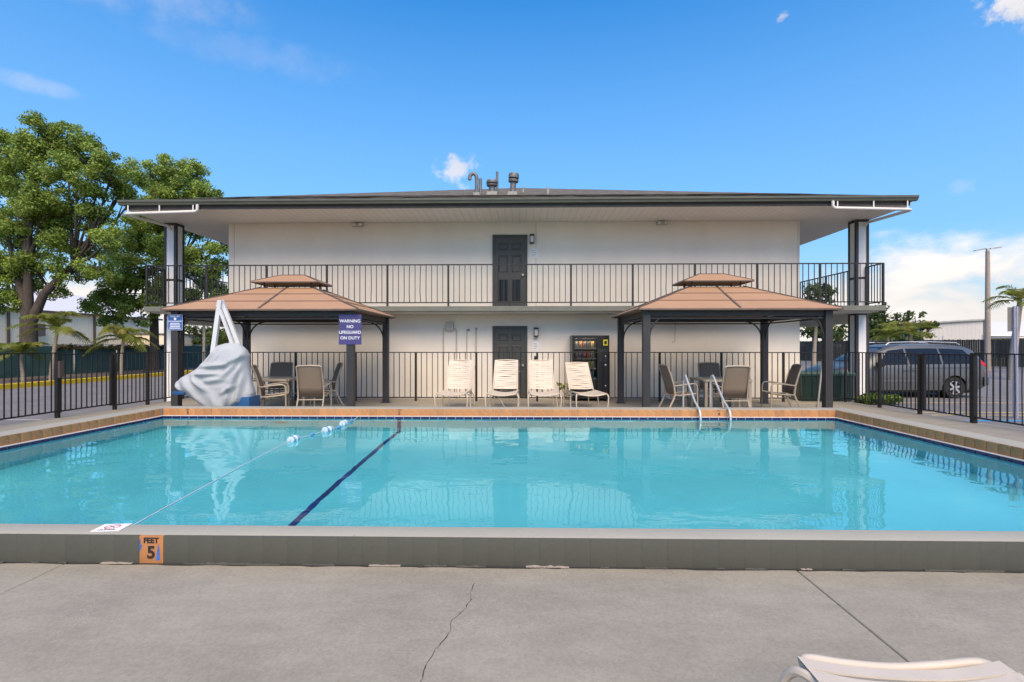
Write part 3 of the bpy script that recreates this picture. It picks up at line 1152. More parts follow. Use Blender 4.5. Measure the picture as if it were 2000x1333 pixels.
# railings
def fence_run(parent, p, q, ztop, zbot, foot, pitch, post_every, iron, post_w=.05, bal=.018, skip_first=False, jit=.0, levels=None, rail=.035):
    """iron run from p to q (x, y pairs): rails, posts, and each baluster a mesh of its own"""
    p, q = Vector((*p, 0)), Vector((*q, 0))
    Lh = (q - p).length
    t = (q - p) / Lh
    ang = math.atan2(t.y, t.x)
    MB().bar((p.x, p.y, ztop - rail * .4), (q.x, q.y, ztop - rail * .4), .045, rail * .8).build('top_rail', iron, parent)
    MB().bar((p.x, p.y, zbot), (q.x, q.y, zbot), .03, .028).build('bottom_rail', iron, parent)
    npost = max(1, round(Lh / post_every))
    step = Lh / npost
    for i in range(1 if skip_first else 0, npost + 1):
        c = p + t * (step * i)
        z0 = foot(c.y) if callable(foot) else foot
        o = MB().bbox(-post_w / 2, post_w / 2, -post_w / 2, post_w / 2, z0, ztop - .002, .004).build('post', iron, parent)
        o.location = (c.x, c.y, 0)
        o.rotation_euler = (0, 0, ang)
    me = MB().box(-bal / 2, bal / 2, -bal / 2, bal / 2, zbot + .014, ztop - rail * .8 - .001).mesh('baluster')
    me.materials.append(iron)
    mid = (zbot + ztop) / 2
    for i in range(npost):
        nb = max(1, round(step / pitch))
        for k in range(1, nb):
            c = p + t * (step * i + step * k / nb)
            if jit and random.random() < jit:
                # a baluster knocked slightly out of line
                b = random.uniform(-.018, .018)
                pts = [(0, 0, zbot + .014), (b, 0, mid - .1 + random.uniform(-.2, .2)), (b * .6, 0, mid + .25), (0, 0, ztop - rail * .8 - .001)]
                o = MB().tube(pts, bal * .62, 4).build('baluster', iron, parent)
            else:
                o = put('baluster', me, parent)
            o.location = (c.x, c.y, 0)
            o.rotation_euler = (0, 0, ang)


RT = 3.736
rl = holder('front_railing', bl)
fence_run(rl, (SX0 + .06, SY + .05), (SX1 - .05, SY + .05), RT, F2 + .10, F2, .1525, 1.67, BROWNIRON, .05, .017, jit=.12)
for (x, nm) in ((SX0 + .06, 'side_railing'), (SX1 - .05, 'side_railing')):
    rl = holder(nm, bl)
    cxy = 14.6
    fence_run(rl, (x, SY + .05), (x, cxy - .01), RT, F2 + .10, F2, .11, 2.0, BROWNIRON, .05, .017, skip_first=True)
    fence_run(rl, (x, cxy + CWD + .01), (x, 19.58), RT, F2 + .10, F2, .1525, 1.6, BROWNIRON, .05, .017)
    fence_run(rl, (x, 19.98), (x, 24.58), RT, F2 + .10, F2, .1525, 1.6, BROWNIRON, .05, .017)


# wall fittings
def wall_lamp(px, py, lb):
    p = at(px, py, WY)
    t = thing('wall_lamp', lb, 'wall lamp', (p.x, WY, p.z), 0, 'lanterns beside the motel doors')
    MB().bbox(-.06, .06, -.02, 0, -.13, .13, .005).build('backplate', BLACK, t)
    MB().bbox(-.065, .065, -.14, -.021, .07, .13, .008).build('hood', BLACK, t)
    MB().box(-.05, .05, -.125, -.03, -.1, .069).build('glass', pm('lamp_glass', (.62, .58, .55), .2, .05), t)
    for sx in (-1, 1):
        for y in (-.132, -.026):
            MB().box(sx * .055 - .006, sx * .055 + .006, y - .005, y + .005, -.115, .069).build('cage_bar', BLACK, t)
    MB().box(-.062, .062, -.138, -.022, -.128, -.115).build('base_ring', BLACK, t)


wall_lamp(1039, 468, 'black lantern on the wall beside the upper walkway door')
wall_lamp(1047, 649, 'black lantern on the wall beside the ground floor door')


def wall_notice(px, py, w, h, lb, lines):
    p = at(px, py, WY)
    t = thing('wall_notice', lb, 'notice', (p.x, WY, p.z))
    MB().bbox(-w / 2, w / 2, -.008, 0, -h / 2, h / 2, .002).build('plate', pm('notice_white', (.80, .79, .78), .5, .03), t)
    for k in range(lines):
        z = h / 2 - (k + 1) * h / (lines + 1)
        MB().box(-w * .36, w * (.2 + .15 * ((k * 7) % 3) / 2), -.0095, -.0085, z - .008, z + .006).build('printed_line', pm('notice_print', (.35, .33, .33), .7), t)


wall_notice(1043, 495, .20, .26, 'small white notice beside the upper walkway door', 4)
wall_notice(1046, 676, .16, .24, 'small white notice beside the ground floor door', 4)
BOXG = pm('box_grey_paint', (.50, .455, .40), .6, .08, 5)
# electrical box with two conduits
p = at(879, 638, WY)
t = thing('electrical_box', 'small pale electrical box with two conduits on the ground floor wall', 'electrical box', (p.x, WY, p.z))
MB().bbox(-.11, .11, -.09, 0, -.12, .13, .01).build('cabinet', BOXG, t)
MB().bbox(-.12, .12, -.10, -.091, .10, .135, .004).build('lid', BOXG, t)
for s in (-1, 1):
    MB().tube([(s * .11, -.045, -.07), (s * .17, -.045, -.08), (s * .19, -.04, -.13), (s * .19, -.04, -p.z + .02)], .017, 8).build('conduit', BOXG, t, smooth=True)
for (px, top, lb) in ((912, 645, 'thin wall pipe with tap head, one nearer the electrical box'), (930, 643, 'thicker white wall pipe standing next to the ground floor door')):
    p = at(px, top, WY)
    t = thing('wall_pipe', lb, 'pipe', (p.x, WY, 0))
    r = .022 if px > 920 else .013
    MB().tube([(0, -.035, .01), (0, -.035, p.z - .03), (0.0, -.025, p.z), (0, 0, p.z + .01)], r, 10).build('riser', BOXG, t, smooth=True)
    MB().lathe([(.03, 0), (.035, -.02), (.02, -.05)], (.05 if px < 920 else .0, -.001, p.z), 12, 'y').build('tap_head', pm('tap_metal', (.3, .27, .22), .5, metal=.6), t)
    MB().box(-.04, .04, -.055, 0, .9, .93).build('pipe_clip', GALV, t)
# hook and cord on the wall behind the gazebo
p = at(1318, 655, WY)
t = thing('wall_hook', 'thin cord hanging with a hook on the ground floor wall under the gazebo roof', 'hook', (p.x, WY, p.z))
MB().tube([(0, -.01, .6), (.006, -.012, .2), (0, -.012, -.1)], .006, 6).build('cord', pm('cord_grey', (.3, .28, .26), .8), t)
MB().tube([(0, -.012, -.1), (0, -.012, -.16), (-.04, -.03, -.2), (-.08, -.03, -.17)], .012, 6).build('hook', pm('hook_pale', (.6, .56, .5), .5), t)
# telephone handset-like outlet beside the lower door
p = at(1046, 700, WY)
t = thing('wall_socket', 'small dark socket with a cable on the wall under the notice', 'socket', (p.x, WY, p.z))
MB().bbox(-.04, .04, -.04, 0, -.05, .06, .008).build('housing', BLACK, t)
MB().tube([(0, -.03, -.05), (.01, -.05, -.25), (.05, -.05, -.7), (.25, -.05, -1.05), (.7, -.06, -1.12)], .009, 6).build('cable', BLACK, t)

# ------------------------------------------------------------------ iron fences
FT = 1.345
ff = thing('iron_fence', 'black iron fence running along the motel front behind the loungers', 'fence')
FX0, FX1, FY = -9.52, 8.65, 13.9
fence_run(ff, (FX0, FY), (FX1, FY), FT, .105, deck_z, .1525, 1.66, IRON, .055, .018, jit=.2, rail=.03)
lf = thing('iron_fence', 'black iron fence beside the driveway and yellow kerbs', 'fence')
fence_run(lf, (FX0, 13.85), (FX0, 11.75), FT + .005, .125, deck_z, .13, 1.3, IRON, .065, .018, skip_first=True, jit=.1, rail=.03)
fence_run(lf, (FX0, 10.28), (FX0, 2.6), FT + .03, .17, deck_z, .135, 2.4, IRON, .07, .018, jit=.05, rail=.03)
gt = thing('iron_gate', 'black iron gate hung in the fence beside the driveway', 'gate')
fence_run(gt, (FX0 - .01, 11.66), (FX0 - .05, 10.38), FT, .16, .13, .13, 1.3, IRON, .055, .018, rail=.03)
MB().bbox(-.03, .03, -.05, .05, .86, 1.2, .006).build('lock_box', pm('lock_brown', (.10, .07, .06), .5), gt, loc=(FX0 + .045, 10.30, 0))
rf_ = thing('iron_fence', 'black iron fence beside the parked minivan', 'fence')
fence_run(rf_, (FX1, 13.85), (FX1 - .03, 11.30), FT + .005, .115, deck_z, .125, 1.28, IRON, .065, .018, skip_first=True, jit=.1, rail=.03)
fence_run(rf_, (FX1 - .05, 9.95), (FX1 - .05, 2.6), FT + .03, .15, deck_z, .135, 2.4, IRON, .08, .019, jit=.08, rail=.03)
gt = thing('iron_gate', 'black iron gate hung in the fence beside the minivan', 'gate')
fence_run(gt, (FX1 - .02, 11.20), (FX1 + .0, 10.04), FT, .14, .12, .13, 1.2, IRON, .06, .018, rail=.03)
MB().tube([(0, 0, .14), (0, -.02, .0)], .006, 6).build('drop_bolt', GALV, gt, loc=(FX1 - .06, 10.55, .07))

# ------------------------------------------------------------------ gazebos
GY0, GY1 = 10.70, 13.46


def gazebo(cx, lb, grp):
    g = thing('gazebo', lb, 'gazebo', (cx, (GY0 + GY1) / 2, 0), 0, grp)
    hw, hd = 1.86, (GY1 - GY0) / 2
    ez = 2.27
    ov = .2
    for sx in (-1, 1):
        for sy in (-1, 1):
            z0 = deck_z((GY0 + GY1) / 2 + sy * hd)
            po = MB().bbox(-.075, .075, -.075, .075, z0, ez - .02, .008).build('post', GAZ, g, loc=(sx * hw, sy * hd, 0))
            MB().bbox(-.12, .12, -.12, .12, z0, z0 + .012, .003).build('base_plate', GAZ, po)
            # curved brackets
            for ax in (0, 1):
                m = MB()
                pts = []
                for k in range(9):
                    a = R(90 * k / 8)
                    d = .07 + .42 * (1 - math.cos(a))
                    z = ez - .60 + .47 * math.sin(a)
                    pts.append(((-sx * d, 0, z) if ax == 0 else (0, -sy * d, z)))
                m.tube(pts, .019, 6)
                m.build('bracket', GAZ, po, smooth=True)
    for sy in (-1, 1):
        MB().bbox(-hw + .076, hw - .076, sy * hd - .03, sy * hd + .03, ez - .14, ez - .025, .006).build('beam', GAZ, g)
        MB().box(-hw + .08, hw - .08, sy * hd - .02, sy * hd + .02, ez - .20, ez - .17).build('lower_rail', GAZ, g)
    for sx in (-1, 1):
        MB().bbox(sx * hw - .03, sx * hw + .03, -hd + .076, hd - .076, ez - .14, ez - .025, .006).build('beam', GAZ, g)
        MB().box(sx * hw - .02, sx * hw + .02, -hd + .08, hd - .08, ez - .20, ez - .17).build('lower_rail', GAZ, g)
    # main roof: each slope three rows of panels, two to a row on the long sides
    E = [(-hw - ov, -hd - ov), (hw + ov, -hd - ov), (hw + ov, hd + ov), (-hw - ov, hd + ov)]
    T = [(-.60, -.30), (.60, -.30), (.60, .30), (-.60, .30)]
    tz = 2.86
    for s in range(4):
        a, b = E[s], E[(s + 1) % 4]
        c, d = T[(s + 1) % 4], T[s]
        split = 2 if s in (0, 2) else 1

        def pt(u, v, dz=0):
            lo = (a[0] + (b[0] - a[0]) * u, a[1] + (b[1] - a[1]) * u)
            hi = (d[0] + (c[0] - d[0]) * u, d[1] + (c[1] - d[1]) * u)
            return (lo[0] + (hi[0] - lo[0]) * v, lo[1] + (hi[1] - lo[1]) * v, ez + (tz - ez) * v + dz)
        for r in range(3):
            for q in range(split):
                u0, u1 = q / split, (q + 1) / split
                v0, v1 = r / 3, (r + 1) / 3
                lift = .010
                top = [pt(u0, v0, lift + .006), pt(u1, v0, lift + .006), pt(u1, v1 - .006, lift - .006), pt(u0, v1 - .006, lift - .006)]
                bot = [pt(u0, v0, -.008), pt(u1, v0, -.008), pt(u1, v1 - .006, -.012), pt(u0, v1 - .006, -.012)]
                m = MB().add(top + bot, [(0, 1, 2, 3), (7, 6, 5, 4), (0, 4, 5, 1), (1, 5, 6, 2), (2, 6, 7, 3), (3, 7, 4, 0)])
                m.build('roof_panel', TAN, g)
        for r in (1, 2):
            MB().bar(pt(0, r / 3, .008), pt(1, r / 3, .008), .022, .02).build('seam', pm('panel_seam', (.17, .095, .065), .6), g)
        if split == 2:
            MB().bar(pt(.5, .0, .022), pt(.5, 1, .012), .04, .022).build('batten', TAND, g)
        MB().bar(pt(0, 0, .018), pt(0, 1, .018), .035, .022).build('hip_bar', TAND, g)
        MB().bar(pt(0, 0, -.012), pt(1, 0, -.012), .03, .03).build('eave_rail', TAND, g)
        MB().bar((d[0], d[1], tz - .03), (c[0], c[1], tz - .03), .03, .04).build('vent_rail', GAZ, g)
        # rafters beneath
        MB().bar(pt(0, .05, -.05), pt(0, .98, -.04), .035, .05).build('rafter', GAZ, g)
    for (x, y) in T:
        MB().bar((x * .92, y * .85, tz - .04), (x * .92, y * .85, 3.0), .03, .03).build('vent_strut', GAZ, g)
    # upper vent roof
    ue = [(-.78, -.45), (.78, -.45), (.78, .45), (-.78, .45)]
    uz, rz_ = 2.985, 3.185
    rd = [(-.29, 0), (.29, 0)]
    faces = [(ue[0], ue[1], rd[1], rd[0]), (ue[1], ue[2], rd[1]), (ue[2], ue[3], rd[0], rd[1]), (ue[3], ue[0], rd[0])]
    cr = holder('vent_roof', g)
    for f in faces:
        top = [(x, y, (uz if (x, y) in ue else rz_) + .008) for x, y in f]
        bot = [(x, y, (uz if (x, y) in ue else rz_) - .008) for x, y in f]
        n = len(f)
        MB().add(top + bot, [tuple(range(n)), tuple(range(2 * n - 1, n - 1, -1))] + [(i, n + i, n + (i + 1) % n, (i + 1) % n) for i in range(n)]).build('panel', TAN, cr)
    for i in range(4):
        MB().bar((*ue[i], uz - .01), (*ue[(i + 1) % 4], uz - .01), .022, .022).build('eave_rail', TAND, cr)
        rr_ = rd[0] if ue[i][0] < 0 else rd[1]
        MB().bar((*ue[i], uz + .012), (*rr_, rz_ + .012), .025, .016).build('hip_bar', TAND, cr)
    MB().bar((*rd[0], rz_ + .012), (*rd[1], rz_ + .012), .03, .016).build('ridge_bar', TAND, cr)
    return g


gazebo(-5.475, 'tan two-tier gazebo with the violet warning sign on its post', 'tan gazebos by the pool')
gazebo(4.425, 'tan two-tier gazebo beside the green bin and pool rails', 'tan gazebos by the pool')

# signs on the gazebo posts
p = at(683.5, 644, 10.60)
t = thing('warning_sign', 'violet sign reading WARNING NO LIFEGUARD ON DUTY on a gazebo post', 'sign', (p.x, 10.618, p.z))
MB().bbox(-.238, .238, -.012, 0, -.315, .315, .004).build('board', SIGNV, t)
for k, s in enumerate(('WARNING', 'NO', 'LIFEGUARD', 'ON DUTY')):
    lettering(t, s, .09, (0, -.0135, .175 - k * .118), PRINTW, bold=.0008)
p = at(341.5, 630, 10.60)
t = thing('pool_lift_sign', 'small blue sign reading POOL LIFT on a gazebo post', 'sign', (p.x, 10.618, p.z))
MB().bbox(-.158, .158, -.010, 0, -.165, .165, .003).build('board', SIGNB, t)
for (a, b, c, d) in ((-.155, .155, .158, .163), (-.155, .155, -.163, -.158), (-.156, -.151, -.157, .157), (.151, .156, -.157, .157), (-.15, .15, .018, .03)):
    MB().box(a, b, -.0115, -.0105, c, d).build('white_border', PRINTW, t)
lettering(t, 'POOL LIFT', .045, (0, -.0115, .125), PRINTW, bold=.001)
MB().lathe([(.028, 0), (.028, -.001)], (0, -.0105, .073), 16, 'y').build('round_symbol', PRINTW, t)
for k in range(4):
    w = (.10, .11, .105, .12)[k]
    z = -.02 - k * .034
    for j in range(9):
        x0 = -w + j * 2 * w / 9
        MB().box(x0, x0 + 2 * w / 9 * .8, -.0115, -.0105, z - .009, z + .009).build('small_print', PRINTW, t)

# ------------------------------------------------------------------ pool lift under its cover
LYd = 10.38
c0 = at(430, 795, LYd)
t = thing('pool_lift', 'white-masted pool lift draped in a grey cover beside the pool', 'pool lift', (c0.x, LYd, deck_z(LYd)))
zd = deck_z(LYd)
K = LYd / 1000 * 1.0


def lp(px, py, dy=0.0):
    q = at(px, py, LYd)
    return Vector((q.x - c0.x, dy, q.z - zd))


rows_px = [(671, 440, 466, .05), (676, 424, 473, .13), (684, 418, 481, .20), (694, 412, 484.5, .25), (706, 403, 485, .29), (716, 394, 485.5, .31), (724, 383, 487, .33), (731, 371, 488, .36), (738, 358, 490, .37),
           (746, 350, 491.5, .38), (754, 347, 493.5, .38), (760, 350, 495.5, .37), (767, 362, 497.5, .36), (775, 374, 496, .36), (782, 387, 488, .36), (790, 400, 472, .36), (797, 409, 459, .35), (806, 416, 449, .33)]
def row_at(py):
    for a, b in zip(rows_px, rows_px[1:]):
        if a[0] <= py <= b[0]:
            t_ = (py - a[0]) / (b[0] - a[0])
            return tuple(a[j] + (b[j] - a[j]) * t_ for j in range(4))
    return rows_px[-1]


# pleats of the cloth: line (x0, y0, x1, y1), width, height
FOLDS = [(486, 690, 452, 712, 5.5, .060), (452, 712, 404, 716, 4.5, .050), (486, 692, 448, 735, 5, .050), (486, 693, 462, 760, 5, .060), (487, 697, 474, 792, 4.5, .045), (440, 728, 384, 730, 5, .045),
         (448, 738, 415, 742, 6, .035), (392, 738, 418, 760, 4.5, .050), (424, 688, 404, 716, 4, .030), (436, 690, 428, 708, 5, .025), (352, 748, 362, 764, 4, .030), (372, 742, 408, 790, 7, .030), (462, 756, 452, 792, 4, .030),
         (470, 752, 446, 768, 3.5, .030), (430, 770, 440, 795, 7, .025), (408, 700, 396, 722, 4, .025)]


def pleat(px, py):
    v = 0.0
    for (x0, y0, x1, y1, w, h_) in FOLDS:
        dx, dy = x1 - x0, y1 - y0
        L2 = dx * dx + dy * dy
        q = max(0, min(1, ((px - x0) * dx + (py - y0) * dy) / L2))
        d = ((px - x0) * dy - (py - y0) * dx) / math.sqrt(L2)
        e = math.hypot(px - (x0 + dx * q), py - (y0 + dy * q))
        fade = math.sin(math.pi * min(1, .12 + q * .85)) ** .5
        v += 1.5 * h_ * fade * (math.exp(-(e / w) ** 2) - .55 * math.exp(-((d - w * 1.5) / w) ** 2) * math.exp(-((e - abs(d)) / w) ** 2))
    return v


rows = []
nr, nrow = 110, 74
for i in range(nrow + 1):
    py, xl, xr, dep = row_at(671 + (806 - 671) * i / nrow)
    a, b = lp(xl, py), lp(xr, py)
    cxx, hw = (a.x + b.x) / 2, (b.x - a.x) / 2
    ft = i / nrow
    ring = []
    for k in range(nr):
        th = 2 * math.pi * k / nr
        cxv = math.copysign(abs(math.cos(th)) ** .9, math.cos(th))
        syv = math.copysign(abs(math.sin(th)) ** .75, math.sin(th))
        ppx = (xl + xr) / 2 + (xr - xl) / 2 * cxv
        f = pleat(ppx, py) * min(1, abs(syv) * 1.6)
        y = dep * .8 * syv + (-f if syv < 0 else f * .4)
        wob = 1 + .012 * math.sin(7 * th + 5 * ft)
        ring.append((cxx + hw * cxv * wob, y, a.z))
    rows.append(ring)
m = MB()
m.grid(rows, closed_u=True)
top = len(m.v)
m.v.append(tuple(lp(453, 670)))
for k in range(nr):
    m.f.append((k, (k + 1) % nr, top)); m.m.append(0)
cov = m.build('cover', CLOTH, t, smooth=70)
PIPEW = pm('lift_white', (.62, .62, .63), .35, .04, 4)
apex = lp(430, 587)
MB().bar(lp(419, 690, -.05), apex, .085, .07, up=(0, 1, 0)).build('mast', PIPEW, t)
MB().bar(apex + Vector((.0, .05, 0)), lp(466, 678, .05), .075, .06, up=(0, 1, 0)).build('boom', PIPEW, t)
MB().bar(lp(431, 606, -.02), lp(455, 672, -.02), .055, .05, up=(0, 1, 0)).build('actuator', PIPEW, t)
for (px, py) in ((430, 586.5), (428, 602)):
    q = lp(px, py, -.1)
    MB().lathe([(.012, 0), (.012, -.012)], tuple(q), 10, 'y').build('bolt', pm('bolt_grey', (.35, .35, .36), .4, metal=.7), t)
q0, q1 = lp(447, 800), lp(498, 765)
MB().bbox(lp(452, 800).x, lp(497, 800).x, -.20, .24, 0.001, lp(480, 774).z, .02).build('base', BLUEL, t, smooth=30)
q = lp(359, 765)
MB().bbox(q.x - .09, q.x + .16, -.22, .16, q.z - .05, q.z + .02, .02).build('footrest', BLUEL, t, smooth=30)
MB().bar((q.x + .1, 0, q.z - .02), (q1.x - .3, 0, lp(480, 775).z), .05, .05).build('footrest_arm', PIPEW, t)


# ------------------------------------------------------------------ loungers
def lounger(label, loc, rz, recline, seed):
    """foot end at local -y, origin under the foot end"""
    rg = random.Random(seed)
    t = thing('strap_lounger', label, 'lounger', loc, rz, 'cream strap loungers')
    W = .31
    zs = .41
    SL = .92
    BLn = .80
    ra = R(recline)

    def sag(u):
        return -.055 * (1 - (u / W) ** 2)
    for s in (-1, 1):
        # seat rail
        MB().tube([(s * W, .02, zs - .003), (s * W, .08, zs), (s * W, SL, zs)], .016, 8).build('seat_rail', STRAP, t, smooth=True)
        by, bz = SL + BLn * math.cos(ra), zs + BLn * math.sin(ra)
        MB().tube([(s * (W - .02), SL - .03, zs + .01), (s * (W - .04), by, bz)], .015, 8).build('back_rail', STRAP, t, smooth=True)
        # hoop legs: front and rear legs joined by a floor skid
        MB().tube(curve([(s * W, .10, zs - .005), (s * (W + .035), .04, zs - .005), (s * (W + .055), -.0, zs - .05), (s * (W + .06), -.01, zs - .12), (s * (W + .045), .02, .05), (s * (W + .04), .05, .018), (s * (W + .035), .11, .016),
                   (s * (W + .035), .52, .016), (s * (W + .035), .58, .02), (s * (W + .03), .62, .06), (s * (W + .015), .66, zs - .1), (s * W, .68, zs - .01)], 3), .0155, 8).build('leg', STRAP, t, smooth=True)
    MB().tube(curve([(-W, .03, zs - .004), (-W * .97, -.015, zs - .004), (-W * .85, -.035, zs - .008), (-W * .5, -.042, zs - .026), (0, -.045, zs - .038), (W * .5, -.042, zs - .026), (W * .85, -.035, zs - .008), (W * .97, -.015, zs - .004), (W, .03, zs - .004)], 4), .0165, 10).build('foot_bar', STRAP, t, smooth=True)
    MB().tube([(-(W - .04), by, bz)] + [((W - .04) * k / 4, by + .0, bz + .012 - .01 * abs(k) / 4) for k in range(-3, 4)] + [((W - .04), by, bz)], .015, 8).build('head_bar', STRAP, t, smooth=True)
    # back prop
    MB().tube([(-(W - .05), SL + .3 * math.cos(ra), zs + .3 * math.sin(ra)), (-(W - .05), SL + .42, zs - .14), (W - .05, SL + .42, zs - .14), (W - .05, SL + .3 * math.cos(ra), zs + .3 * math.sin(ra))], .011, 6).build('back_prop', STRAP, t)
    MB().tube([(-W, SL, zs - .02), (-W, SL + .46, zs - .16), (W, SL + .46, zs - .16), (W, SL, zs - .02)], .011, 6).build('rear_frame', STRAP, t)
    for s in (-1, 1):
        MB().tube([(s * W, SL + .46, zs - .16), (s * (W + .01), SL + .47, .012)], .0145, 8).build('rear_leg', STRAP, t)

    def strap(c, along, nrm, width, half, sg, nm='strap'):
        """woven vinyl band between the rails, sagging and twisting a little"""
        m = MB()
        rows = [[], [], [], []]
        ph = rg.uniform(0, 6)
        amp = rg.uniform(.003, .007)
        for k in range(-6, 7):
            u = half * k / 6
            w = width * (.5 - .085 * (1 - (k / 6) ** 2))
            off = amp * math.sin(ph + k * .5) * (1 - (k / 6) ** 2)
            base = Vector(c) + Vector((u, 0, 0)) + Vector(nrm) * (sg * (1 - (k / 6) ** 2))
            al = Vector(along)
            rows[0].append(base + al * (-w + off) + Vector(nrm) * .003)
            rows[1].append(base + al * (w + off) + Vector(nrm) * .003)
            rows[2].append(base + al * (w + off) - Vector(nrm) * .003)
            rows[3].append(base + al * (-w + off) - Vector(nrm) * .003)
        m.grid(rows + [rows[0]])
        m.build(nm, STRAP, t, smooth=30)
    nseat = 15
    for k in range(nseat):
        y = -.006 + (k + .5) * (SL - .01) / nseat
        strap((0, y, zs + .016), (0, 1, 0), (0, 0, 1), (SL / nseat) * .97, W + .017, -.036 - .02 * min(1, k / 3))
    nback = 14
    al = (0, math.cos(ra), math.sin(ra))
    nr_ = (0, -math.sin(ra), math.cos(ra))
    for k in range(nback):
        d = .03 + (k + .5) * (BLn - .04) / nback
        f = d / BLn
        c = Vector((0, SL, zs + .01)) + Vector(al) * d + Vector(nr_) * .017
        strap(c, al, nr_, (BLn / nback) * .97, W - .02 * f + .0, -.035)
    return t


def lx(px, Y):
    return at(px, 700, Y).x


LY = 11.42
lounger('upright cream strap lounger by the electrical box, farthest from the vending machine', (lx(881, LY), LY, deck_z(LY)), R(-3), 62, 1)
lounger('upright cream strap lounger directly in front of the ground floor door', (lx(980, LY), LY, deck_z(LY)), R(-3), 63, 2)
lounger('upright cream strap lounger between the door and the vending machine', (lx(1064, LY), LY, deck_z(LY)), R(2), 62, 3)
lounger('lower tilted cream strap lounger in front of the vending machine', (lx(1157, LY), LY, deck_z(LY)), R(9), 54, 4)
nl = lounger('cream strap lounger end cut off at the bottom edge of the near deck', (1.145, 1.585, ND), R(179), 20, 5)
nl.scale = (.92, .92, .92)
# loose strap end hanging below the second lounger
q0 = at(968, 766, LY + .1)
q1 = at(986, 795, LY - .1)
o = MB().tube([(0, 0, 0), (q1.x - q0.x, -.1, q1.z - q0.z - .03)], .006, 6).build('loose_strap', STRAP, None, loc=(q0.x, LY + .1, q0.z))
tag(o, 'loose thin cream strap hanging under the lounger by the door', 'strap')


# ------------------------------------------------------------------ sling chairs and tables
def chair(label, loc, rz, grp):
    """faces local +y"""
    t = thing('sling_chair', label, 'chair', loc, rz, grp)
    W = .27
    for s in (-1, 1):
        MB().tube([(s * (W + .03), .27, .0), (s * (W + .03), .265, .3), (s * (W + .03), .26, .56), (s * (W + .03), .24, .625), (s * (W + .03), .18, .645), (s * (W + .035), -.02, .63), (s * (W + .02), -.2, .60), (s * (W + .005), -.265, .60)], .017, 8, squash=1.25).build('arm', CFRAME, t, smooth=True)
        MB().tube([(s * W, -.42, 0), (s * W, -.36, .12), (s * W, -.27, .30), (s * W, -.235, .40), (s * W, -.26, .60), (s * (W - .005), -.33, .85), (s * (W - .01), -.40, 1.03)], .017, 8, squash=1.25).build('back_leg', CFRAME, t, smooth=True)
        MB().tube([(s * W, .27, .43), (s * W, .1, .405), (s * W, -.1, .385), (s * W, -.235, .39)], .015, 8).build('seat_rail', CFRAME, t, smooth=True)
        MB().tube([(s * (W + .03), .265, .43), (s * W, .265, .43)], .012, 6).build('rail_bracket', CFRAME, t)
    MB().tube([(-W + .01, -.40, 1.03), (-W + .05, -.408, 1.05), (0, -.415, 1.06), (W - .05, -.408, 1.05), (W - .01, -.40, 1.03)], .017, 8).build('top_rail', CFRAME, t, smooth=True)
    MB().tube([(-W, .26, .41), (W, .26, .41)], .012, 6).build('front_stretcher', CFRAME, t)
    MB().tube([(-W, -.27, .31), (W, -.27, .31)], .012, 6).build('rear_stretcher', CFRAME, t)
    MB().tube([(-W, .2, .33), (0, -.03, .28), (W, -.25, .31)], .008, 6).build('cross_brace', CFRAME, t)
    rows = []
    for (y, z, sg) in ((.285, .425, .005), (.2, .415, .02), (.05, .395, .03), (-.1, .382, .03), (-.2, .385, .02)):
        rows.append([(W * .97 * k / 4, y, z - sg * (1 - (k / 4) ** 2)) for k in range(-4, 5)])
    m = MB()
    m.grid(rows)
    o = m.build('seat_sling', SLING, t, smooth=True)
    so = o.modifiers.new('thick', 'SOLIDIFY')
    so.thickness = .006
    rows = []
    for (y, z, sg) in ((-.215, .40, .02), (-.245, .58, .035), (-.295, .75, .035), (-.345, .90, .025), (-.385, 1.0, .012), (-.402, 1.045, .004)):
        rows.append([(W * .96 * k / 4, y - sg * (1 - (k / 4) ** 2), z) for k in range(-4, 5)])
    m = MB()
    m.grid(rows)
    o = m.build('back_sling', SLING, t, smooth=True)
    so = o.modifiers.new('thick', 'SOLIDIFY')
    so.thickness = .006
    return t


def table(label, loc, rz):
    t = thing('patio_table', label, 'table', loc, rz, 'patio tables under the gazebos')
    H, h = .73, .52
    for s in (-1, 1):
        MB().bbox(-h, h, s * h - .025, s * h + .025, H - .05, H, .006).build('edge_rail', CFRAME, t)
        MB().bbox(s * h - .025, s * h + .025, -h + .026, h - .026, H - .05, H, .006).build('edge_rail', CFRAME, t)
    MB().box(-h + .026, h - .026, -h + .026, h - .026, H - .016, H - .008).build('glass_top', pm('frosted_top', (.45, .42, .36), .25, .05), t)
    for sx in (-1, 1):
        for sy in (-1, 1):
            MB().bbox(sx * (h - .03) - .03, sx * (h - .03) + .03, sy * (h - .03) - .03, sy * (h - .03) + .03, 0, H - .051, .006).build('leg', CFRAME, t)
    MB().tube([(-h + .05, -h + .05, .34), (0, 0, .30), (h - .05, h - .05, .34)], .012, 6).build('brace', CFRAME, t)
    MB().tube([(-h + .05, h - .05, .345), (0, 0, .325), (h - .05, -h + .05, .345)], .012, 6).build('brace', CFRAME, t)


def face(dx, dy):
    return math.atan2(-dx, dy)


